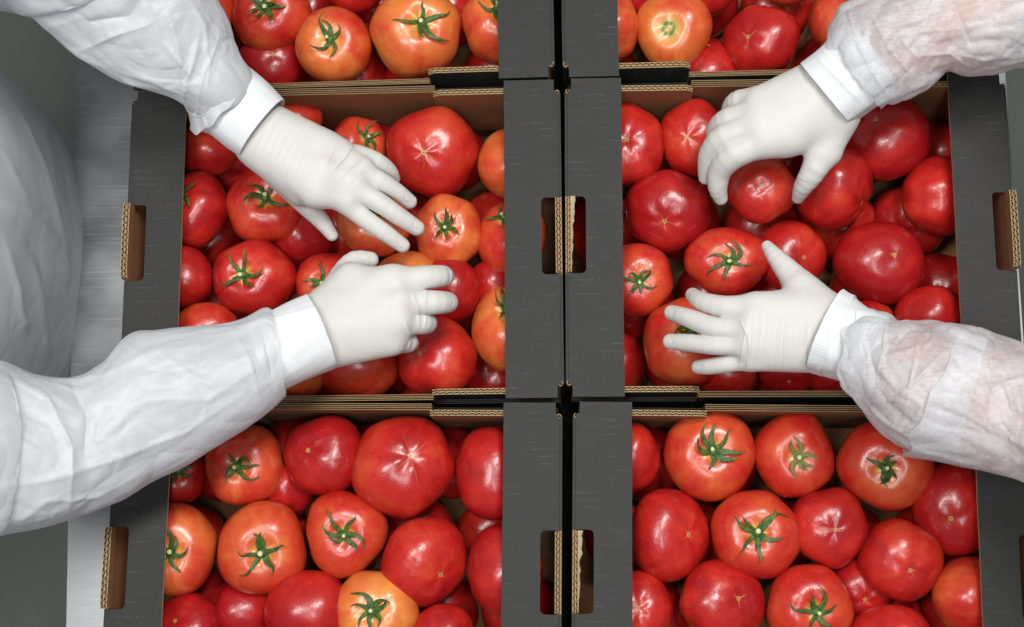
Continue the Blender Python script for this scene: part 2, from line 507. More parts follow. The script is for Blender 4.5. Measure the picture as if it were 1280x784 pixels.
def board_strip(name, parent, p0, p1, ztop, ply, thick, depth_axis, mats_side, height, ragged=0.0, chamfer=(0, 0), seed=0):
    """upright corrugated board from p0 to p1 (2-D, along its length), its cut edge at ztop shows liners and fluting"""
    rnd = random.Random(seed)
    p0 = Vector((*p0, 0)); p1 = Vector((*p1, 0))
    d = (p1 - p0); L = d.length; d.normalize()
    nrm = Vector((-d.y, d.x, 0))
    lin = 0.00055
    bm = bmesh.new()

    def slab(o0, o1, z0, z1, mi_l, mi_r, mi_top, cham=True):
        prof = []
        n = max(2, int(L / 0.006))
        top = []
        for i in range(n + 1):
            s = L * i / n
            zt = z1
            if cham:
                if chamfer[0] and s < chamfer[0]: zt -= (chamfer[0] - s) * 0.9
                if chamfer[1] and L - s < chamfer[1]: zt -= (chamfer[1] - (L - s)) * 0.9
            top.append((s, zt + rnd.uniform(-1, 1) * ragged))
        cols = []
        for s, zt in top:
            base = p0 + d * s
            q = []
            for o in (o0, o1):
                for z in (z0, zt):
                    v = base + nrm * o
                    q.append(bm.verts.new((v.x, v.y, z)))
            cols.append(q)
        for a, b in zip(cols, cols[1:]):
            for (i, j, mi) in ((0, 1, mi_l), (3, 2, mi_r), (1, 3, mi_top)):
                f = bm.faces.new((a[i], a[j], b[j], b[i])); f.material_index = mi
        for q in (cols[0], cols[-1]):
            f = bm.faces.new((q[0], q[1], q[3], q[2])); f.material_index = 2
    # outer liners, core
    slab(0, lin, ztop - height, ztop, 0, 3, 2)
    slab(thick - lin, thick, ztop - height, ztop, 3, 1, 2)
    if ply == 2: slab(thick / 2 - lin / 2, thick / 2 + lin / 2, ztop - 0.006, ztop - 0.0002, 3, 3, 2)
    slab(lin + 0.00005, thick - lin - 0.00005, ztop - height + 0.0003, ztop - 0.0060 - max(chamfer) * 0.9, 3, 3, 3, False)
    body = bm_obj(name, bm, [mats_side[0], mats_side[1], M['liner'], M['gap']], parent)
    # fluting ribbon
    bm = bmesh.new()
    per = 0.0066 if ply == 1 else 0.0058
    w = (thick - (ply + 1) * lin) / ply
    for k in range(ply):
        o = lin + k * (w + lin)
        n = int(L / per * 10)
        ph = rnd.random() * 6.28
        prev = None
        for i in range(n + 1):
            s = L * i / n
            zt = ztop - 0.0003
            if chamfer[0] and s < chamfer[0]: zt -= (chamfer[0] - s) * 0.9
            if chamfer[1] and L - s < chamfer[1]: zt -= (chamfer[1] - (L - s)) * 0.9
            a = 2 * math.pi * s / per + ph + 0.5 * math.sin(s * 90 + seed)
            off = o + w * (0.5 + 0.44 * math.sin(a))
            ft = 0.00042
            tx = d; sl = 0.44 * w * math.cos(a) * 2 * math.pi / per
            nn = (nrm - tx * sl).normalized() * ft * 0.5
            b = p0 + d * s + nrm * off
            cur = []
            for sg in (-1, 1):
                for z in (ztop - 0.0055, zt):
                    v = b + nn * sg
                    cur.append(bm.verts.new((v.x, v.y, z)))
            if prev:
                for i0, i1 in ((0, 1), (1, 3), (3, 2)):
                    bm.faces.new((prev[i0], prev[i1], cur[i1], cur[i0]))
            prev = cur
    bm_obj("flute", bm, M['liner'], body)
    return body


def make_shelf(parent, side, seed):
    """folded-in top flap with the hand hole cut at its fold and notched outer corners; side = +1 right, -1 left"""
    rnd = random.Random(seed)
    hd = BD / 2
    pts = []   # (u from outer edge inward, v)
    n = 44
    # outer edge going up from bottom corner
    nx, ny = 0.0060, 0.0120
    def arc(cu, cv, r, a0, a1, k=5):
        return [(cu + r * math.cos(math.radians(a0 + (a1 - a0) * i / k)), cv + r * math.sin(math.radians(a0 + (a1 - a0) * i / k))) for i in range(k + 1)]
    pts += [(nx, -hd), (nx, -hd + ny - 0.002), (nx - 0.002, -hd + ny), (0.0, -hd + ny)]
    hs, hw, r = 0.0365, 0.0190, 0.0045
    pts += [(0.0, -hs)]
    pts += [(0.006, -hs)] + arc(hw - r, -hs + r, r, -90, 0)
    pts += arc(hw - r, hs - r, r, 0, 90) + [(0.006, hs)]
    pts += [(0.0, hs)]
    pts += [(0.0, hd - ny), (nx - 0.002, hd - ny), (nx, hd - ny + 0.002), (nx, hd)]
    pts += [(SH, hd)]
    for i in range(1, n):
        pts.append((SH + rnd.uniform(-1, 1) * 0.00022, hd - BD * i / n))
    pts += [(SH, -hd)]
    bm = bmesh.new()
    tilt = 0.0
    def co(u, v, z): return (side * (BW / 2 - u), v, z)
    top = [bm.verts.new(co(u, v, 0)) for u, v in pts]
    bot = [bm.verts.new(co(u, v, -BT)) for u, v in pts]
    ft = bm.faces.new(top); fb = bm.faces.new(bot[::-1]); fb.material_index = 1
    N = len(pts)
    fold = []
    for i in range(N):
        f = bm.faces.new((top[i], bot[i], bot[(i + 1) % N], top[(i + 1) % N]))
        u0, u1 = pts[i][0], pts[(i + 1) % N][0]
        f.material_index = 0 if (u0 == 0 and u1 == 0) else 2
        if u0 == 0 and u1 == 0: fold.append(bm.edges.get((top[i], top[(i + 1) % N])))
        if abs(pts[i][1]) == hd and abs(pts[(i + 1) % N][1]) == hd:
            f.material_index = 0
    bmesh.ops.bevel(bm, geom=[e for e in fold if e], offset=0.0026, segments=4, affect='EDGES')
    bmesh.ops.triangulate(bm, faces=[f for f in bm.faces if len(f.verts) > 4])
    return bm_obj("top_flap", bm, [M['black'], M['brown'], M['liner']], parent)


def make_crate(letter, x, y, rot, label, ytab_top, ytab_bot, tear):
    root = empty("tomato_crate", (x, y, 0), rot, label, "cardboard crate", "open black cardboard crates of tomatoes")
    hw, hd = BW / 2, BD / 2
    sd = ord(letter)
    for s in (-1, 1):
        make_shelf(root, s, sd + s)
        bm = bmesh.new()
        x0, x1 = sorted((s * hw, s * (hw - 0.004)))
        fs = add_box(bm, x0, x1, -hd + 0.0128, hd - 0.0128, -BH, -BT - 0.0003)
        fs[4 if s > 0 else 5].material_index = 1
        fs[1].material_index = 1
        bm_obj("side_wall", bm, [M['black'], M['brown']], root)
        # flap of the hand hole left standing in line with the wall
        ins = 0.0005
        if s > 0: p0, p1 = (hw - ins, -0.0355), (hw - ins, 0.0355)
        else: p0, p1 = (-hw + ins, 0.0355), (-hw + ins, -0.0355)
        outer = (letter in 'CE' and s < 0) or (letter in 'DF' and s > 0)
        board_strip("handle_flap", root, p0, p1, 0.0115 if outer else 0.0035, 2 if not outer else 2, 0.0062 if outer else 0.0054, 0,
                    (M['black'], M['brown']), 0.0145 if outer else 0.0063, 0.0002, (0.002, 0.002), sd * 7 + s)
        if letter in 'DF' and s < 0:      # torn strip of pale liner curling off the board at the hand hole
            rr = random.Random(sd)
            bm = bmesh.new(); prev = None
            for i in range(19):
                y_ = 0.0355 - 0.070 * i / 18
                w_ = (0.0036 if i < 7 else 0.0022) * (1 - (i / 18) ** 3) + rr.uniform(-.0008, .0008) + .0004
                x_ = -hw + 0.0048
                cur = [bm.verts.new((x_, y_, 0.0026)), bm.verts.new((x_ + w_ * .55, y_, 0.0032 + rr.uniform(-.0004, .0004))), bm.verts.new((x_ + w_, y_ + rr.uniform(-.001, .001), 0.0018)),
                       bm.verts.new((x_ + w_ * .5, y_, 0.0016))]
                if prev:
                    for a_ in range(4): bm.faces.new((prev[a_], prev[(a_ + 1) % 4], cur[(a_ + 1) % 4], cur[a_]))
                prev = cur
            bm_obj("torn_liner", bm, M['pale'], root)
        # rolled little curls of liner at the notched corners
        for v in (-1, 1):
            bm = bmesh.new()
            r0 = 0.0026
            cx, cy = s * (hw - 0.0030), v * (hd - 0.0125)
            prev = None
            for i in range(15):
                a = i / 14 * 5.6 + (0 if s > 0 else 2.0)
                rr = r0 * (1 - 0.25 * i / 14)
                q = [bm.verts.new((cx + rr * math.cos(a) * 0.85, cy + rr * math.sin(a), z)) for z in (-0.004, -0.0004)]
                q2 = [bm.verts.new((cx + (rr - 0.0006) * math.cos(a) * 0.85, cy + (rr - 0.0006) * math.sin(a), z)) for z in (-0.004, -0.0004)]
                if prev:
                    p, p2 = prev
                    bm.faces.new((p[0], p[1], q[1], q[0])); bm.faces.new((p2[0], p2[1], q2[1], q2[0]))
                    bm.faces.new((p[1], p2[1], q2[1], q[1]))
                prev = (q, q2)
            bm_obj("corner_curl", bm, M['liner'], root)
    for v in (-1, 1):
        # end wall: two plies of board, lower than the flaps
        bm = bmesh.new()
        zt = -0.0085
        xm = hw - SH - 0.0660
        for (o0, o1, zz) in ((0.0004, 0.0011, zt), (0.0021, 0.0028, zt - 0.0006), (0.0036, 0.0043, zt - 0.0016), (0.0053, 0.0060, zt - 0.0022)):
            y0, y1 = sorted((v * (hd - o0), v * (hd - o1)))
            for (xa, xb, zlo, zhi) in ((-hw + 0.0045, hw - 0.0045, -BH, -0.040), (-xm, xm, -0.040, zz)):
                fs = add_box(bm, xa, xb, y0, y1, zlo, zhi)
                for f in fs: f.material_index = 1
                fs[1].material_index = 2 if zhi > -0.03 else 0
                if o0 < 0.002: fs[3 if v > 0 else 2].material_index = 0
        bm_obj("end_wall", bm, [M['black'], M['brown'], M['rim']], root)
        off = ytab_top if v > 0 else ytab_bot
        th = 0.0052
        for s in (-1, 1):
            xa, xb = s * (hw - 0.0075), s * (hw - SH - 0.0672)
            yo = v * (hd - off)      # outer face
            if (s > 0) == (v > 0):
                p0, p1 = (xa, yo), (xb, yo)
            else:
                p0, p1 = (xb, yo), (xa, yo)
            # normal of p0->p1 must point inward
            d = Vector((p1[0] - p0[0], 0)); nrm_y = d.x
            if nrm_y * (-v) < 0: p0, p1 = p1, p0
            ch = [0.0, 0.0]
            ch[0 if p0[0] == xb else 1] = 0.005
            board_strip("corner_tab", root, p0, p1, -BT - 0.0006, 2, th, 0, (M['black'], M['brown']), 0.11, 0.00012, tuple(ch), sd * 13 + s + 3 * v)
    bm = bmesh.new()
    fs = add_box(bm, -hw + 0.0045, hw - 0.0045, -hd + 0.0065, hd - 0.0065, -BH, -BH + 0.004)
    bm_obj("bottom", bm, [M['brown']], root)
    return root


CR = {'A': (-0.224, 0.6006, 0.86), 'B': (0.1906, 0.6046, 0.45), 'C': (-0.2162, 0.3002, 0.34),
      'D': (0.193, 0.3014, -0.2), 'E': (-0.2187, -0.0005, -0.64), 'F': (0.1967, -0.0047, -0.82)}
CL = {'A': "black cardboard crate of tomatoes cut off by the top edge, left of the centre gap",
      'B': "black cardboard crate of tomatoes cut off by the top edge, right of the centre gap",
      'C': "black cardboard crate under both hands of the worker in the white gown at left",
      'D': "black cardboard crate under both hands of the worker reaching in from the right",
      'E': "black cardboard crate at bottom left, below the left worker's sleeve",
      'F': "black cardboard crate at bottom right, below the right worker's sheer sleeve"}
TABS = {'A': (.0065, .0085), 'B': (.0065, .0085), 'C': (.0065, .0045), 'D': (.0065, .0045), 'E': (.0065, .006), 'F': (.0065, .006)}
for k, (x, y, r) in CR.items():
    make_crate(k, x, y, math.radians(r), CL[k], *TABS[k], None)


# ------------------------------------------------------------------ tomatoes
def lobed(rnd, kind):
    nl = rnd.choice((3, 4, 5, 5, 6))
    return dict(nl=nl, a1=rnd.uniform(.012, .046), p1=rnd.uniform(0, 6.28), n2=rnd.choice((2, 3)), a2=rnd.uniform(.012, .045), p2=rnd.uniform(0, 6.28),
                n3=rnd.choice((7, 8, 9)), a3=rnd.uniform(.003, .010), p3=rnd.uniform(0, 6.28),
                flat=rnd.uniform(.76, .88), dim=rnd.uniform(.10, .17) if kind != 'b' else rnd.uniform(.03, .08), sx=rnd.uniform(.03, .10))


def tomato_surface(th, ph, q, kind):
    """unit tomato, th from the visible pole, ph round it"""
    s, c = np.sin(th), np.cos(th)
    lob = (q['a1'] * np.cos(q['nl'] * ph + q['p1']) + q['a2'] * np.cos(q['n2'] * ph + q['p2']) + q['a3'] * np.cos(q['n3'] * ph + q['p3']))
    r = 1 + lob * (s ** 1.0)
    # superellipse: fuller shoulders
    pz = np.sign(c) * np.abs(c) ** 0.92
    rho = r * s ** 0.90
    x = rho * np.cos(ph); y = rho * np.sin(ph)
    z = q['flat'] * pz
    w = 0.34 if kind != 'b' else 0.16
    z = z - q['dim'] * np.exp(-(rho / w) ** 2) * (1 + 0.55 * np.clip(rho / .2, 0, 1) * np.cos(q['nl'] * ph + q['p1'])) * (c > 0)
    # grooves running out from the pole
    z = z - (0.045 if kind != 'b' else 0.022) * np.exp(-(rho / 0.5) ** 2) * np.clip(rho / 0.25, 0, 1) * (1 - np.cos(q['nl'] * ph + q['p1'])) * (c > 0)
    z = z + 0.10 * np.exp(-(rho / 0.3) ** 2) * (c < 0)
    z = z + q['sx'] * x * 0.6
    return np.stack([x, y, z], -1)


NU, NV = 64, 40


def tomato_grid(q, kind):
    ths = [0.0]
    tt = np.linspace(0, 1, NV + 1)[1:-1]
    th = np.pi * (tt * 0.85 + 0.15 * tt ** 2)
    th = np.pi * tt
    ph = np.linspace(0, 2 * np.pi, NU, endpoint=False)
    T, Ph = np.meshgrid(th, ph, indexing='ij')
    V = tomato_surface(T, Ph, q, kind).reshape(-1, 3)
    p0 = tomato_surface(np.array([1e-4]), np.array([0.0]), q, kind)
    p1 = tomato_surface(np.array([np.pi - 1e-4]), np.array([0.0]), q, kind)
    V = np.concatenate([V, p0, p1])
    F = []
    n = len(th)
    i, j = np.meshgrid(np.arange(n - 1), np.arange(NU), indexing='ij')
    a = i * NU + j; b = i * NU + (j + 1) % NU
    quads = np.stack([a, a + NU, b + NU, b], -1).reshape(-1, 4)
    faces = quads.tolist()
    for j in range(NU):
        faces.append([n * NU, j, (j + 1) % NU])
        faces.append([n * NU + 1, (n - 1) * NU + (j + 1) % NU, (n - 1) * NU + j])
    return V, faces


def strip_leaf(bm, pts, wid, fold_up, mi=0):
    """pts: centre line, wid: half widths, ups & sides given per point"""
    rows = []
    for (p, side, up), w in zip(pts, wid):
        l = bm.verts.new(p - side * w + up * w * fold_up); m = bm.verts.new(p - up * w * 0.1); r = bm.verts.new(p + side * w + up * w * fold_up)
        rows.append((l, m, r))
    for a, b in zip(rows, rows[1:]):
        for k in (0, 1):
            f = bm.faces.new((a[k], a[k + 1], b[k + 1], b[k])); f.material_index = mi; f.smooth = True


def make_calyx(parent, q, Rm, S, rnd, size, dry=False, spin=None):
    """sepals lying on the shoulder of this tomato, curling up at their tips, and the cut stem"""
    n = rnd.choice((5, 6, 6, 7, 7))
    bm = bmesh.new()
    base = rnd.uniform(0, 6.28) if spin is None else spin
    def tr(v):
        return Vector(S @ v)
    for k in range(n):
        ph0 = base + k * 2 * math.pi / n + rnd.uniform(-.38, .38)
        ln = size * rnd.choice((.6, .8, .95, 1.0, 1.12)) * rnd.uniform(.88, 1.1)
        bend = rnd.uniform(-1.3, 1.3)
        curl = rnd.choice((0.02, 0.10, 0.22, 0.38)) * rnd.uniform(.6, 1.2)
        K = 11
        wig = rnd.uniform(-.16, .16)
        pts = []; wid = []
        wmax = rnd.uniform(.042, .072)
        raw = []
        for i in range(K + 1):
            s = i / K
            rho = 0.04 + ln * s * (1 - 0.18 * curl / .3 * s)
            th = math.asin(min(.97, rho) ** (1 / .9))
            ph = ph0 + bend * s * s * 0.6 + wig * math.sin(s * 5.5)
            v = tomato_surface(np.array([th]), np.array([ph]), q, 'c')[0]
            v = v + np.array([0, 0, 1.0]) * (0.030 + 0.05 * math.sin(s * 3.1) + curl * s ** 3)
            raw.append(v)
        for i in range(K + 1):
            s = i / K
            a = raw[max(0, i - 1)]; b = raw[min(K, i + 1)]
            tg = b - a; tg /= np.linalg.norm(tg) + 1e-9
            up = np.array([0, 0, 1.0]); sd = np.cross(up, tg); sd /= np.linalg.norm(sd) + 1e-9
            tw = rnd.uniform(-.1, .1) + 0.9 * bend * s * s
            sd2 = sd * math.cos(tw) + up * math.sin(tw)
            up2 = np.cross(tg, sd2)
            w = wmax * (1.0 if s < .12 else (1 - ((s - .12) / .88)) ** 0.8) * (0.7 + 0.3 * min(1, s / .12)) + 0.003
            pts.append((Vector(raw[i]), Vector(sd2), Vector(up2))); wid.append(w)
        strip_leaf(bm, pts, wid, 0.45)
    # centre disc
    bmesh.ops.create_uvsphere(bm, u_segments=12, v_segments=6, radius=0.10,
                              matrix=Matrix.Translation(Vector(tomato_surface(np.array([1e-3]), np.array([0.]), q, 'c')[0]) + Vector((0, 0, .035))) @ Matrix.Diagonal((1, 1, .5, 1)))
    for v in bm.verts: v.co = tr(np.array(v.co))
    cal = bm_obj("calyx", bm, [M['dry'] if dry else M['calyx']], parent, True)
    sol = cal.modifiers.new("thickness", 'SOLIDIFY'); sol.thickness = 0.0007; sol.offset = 0
    # stem stub
    bm = bmesh.new()
    c0 = Vector(tomato_surface(np.array([1e-3]), np.array([0.]), q, 'c')[0]) + Vector((0, 0, .02))
    lean = Vector((rnd.uniform(-.3, .3), rnd.uniform(-.3, .3), 1)).normalized()
    L = rnd.uniform(.08, .20)
    r0 = rnd.uniform(.038, .055)
    rings = []
    for i, (t, rr) in enumerate(((0, 1.3), (.3, 1), (.8, .95), (.97, 1.15), (1, .95))):
        rings.append([bm.verts.new(c0 + lean * (L * t + .02) + Vector((math.cos(a), math.sin(a), 0)) * r0 * rr) for a in np.linspace(0, 2 * math.pi, 10, endpoint=False)])
    for a, b in zip(rings, rings[1:]):
        for i in range(10): bm.faces.new((a[i], a[(i + 1) % 10], b[(i + 1) % 10], b[i]))
    f = bm.faces.new(rings[-1]); f.material_index = 1
    for v in bm.verts: v.co = tr(np.array(v.co))
    bm_obj("stem_stub", bm, [M['stub'], M['stub_end']], cal, True)


def place_tomato(cx, cy, rx, ry, z, kind, fx, fy, ripe, label, group=None, seed=0, cal=0.62, star=0.35, dry=False, rays=None):
    rnd = random.Random(seed * 31 + 5)
    C = P(cx, cy, z)
    px = pxsize(C)
    q = lobed(rnd, kind)
    V, faces = tomato_grid(q, kind)
    v = CAM - C; v /= np.linalg.norm(v)
    e1 = R3 @ np.array([1, 0, 0]); e1 -= v * np.dot(e1, v); e1 /= np.linalg.norm(e1)
    e2 = np.cross(v, e1)
    u = np.array([(fx - cx) / rx, -(fy - cy) / ry])
    if kind == 'c': u = u / 0.93
    L = np.linalg.norm(u)
    if L > .93: u *= .93 / L; L = .93
    a = u[0] * e1 + u[1] * e2 + math.sqrt(1 - L * L) * v
    spin = rnd.uniform(0, 6.28)
    t = np.cross(a, [math.cos(spin), math.sin(spin), 0.3]); t /= np.linalg.norm(t)
    b = np.cross(a, t)
    Rm = np.stack([t, b, a], 1)            # local -> world
    W = V @ Rm.T
    ex, ey = W @ e1, W @ e2
    sx = 2 * rx * px / (ex.max() - ex.min()); sy = 2 * ry * px / (ey.max() - ey.min())
    sz = math.sqrt(sx * sy)
    Sw = sx * np.outer(e1, e1) + sy * np.outer(e2, e2) + sz * np.outer(v, v)
    S = Rm.T @ Sw @ Rm                      # in local axes
    me = mesh_np("tomato", V @ S.T, faces, M['t_calyx'] if kind == 'c' else M['t_stem'] if kind == 's' else M['t_blossom'])
    o = bpy.data.objects.new("tomato", me)
    shift = e1 * (ex.max() + ex.min()) / 2 * sx + e2 * (ey.max() + ey.min()) / 2 * sy
    o.location = C - shift
    o.rotation_euler = Matrix(Rm.tolist()).to_euler()
    o["radius"] = float(sz); o["ripe"] = float(ripe); o["seed"] = float(rnd.uniform(0, 40))
    o["star"] = float(star); o["rays"] = float(rays or rnd.choice((3, 4, 5, 6)))
    COL.objects.link(o)
    tag(o, label, "tomato", group)
    if kind == 'c': make_calyx(o, q, Rm, S, rnd, cal, dry)
    return o


ZT, ZL = -0.050, -0.092
G1 = "tomatoes heaped in the top layer of the crates"
G2 = "tomatoes of the shaded lower layer"
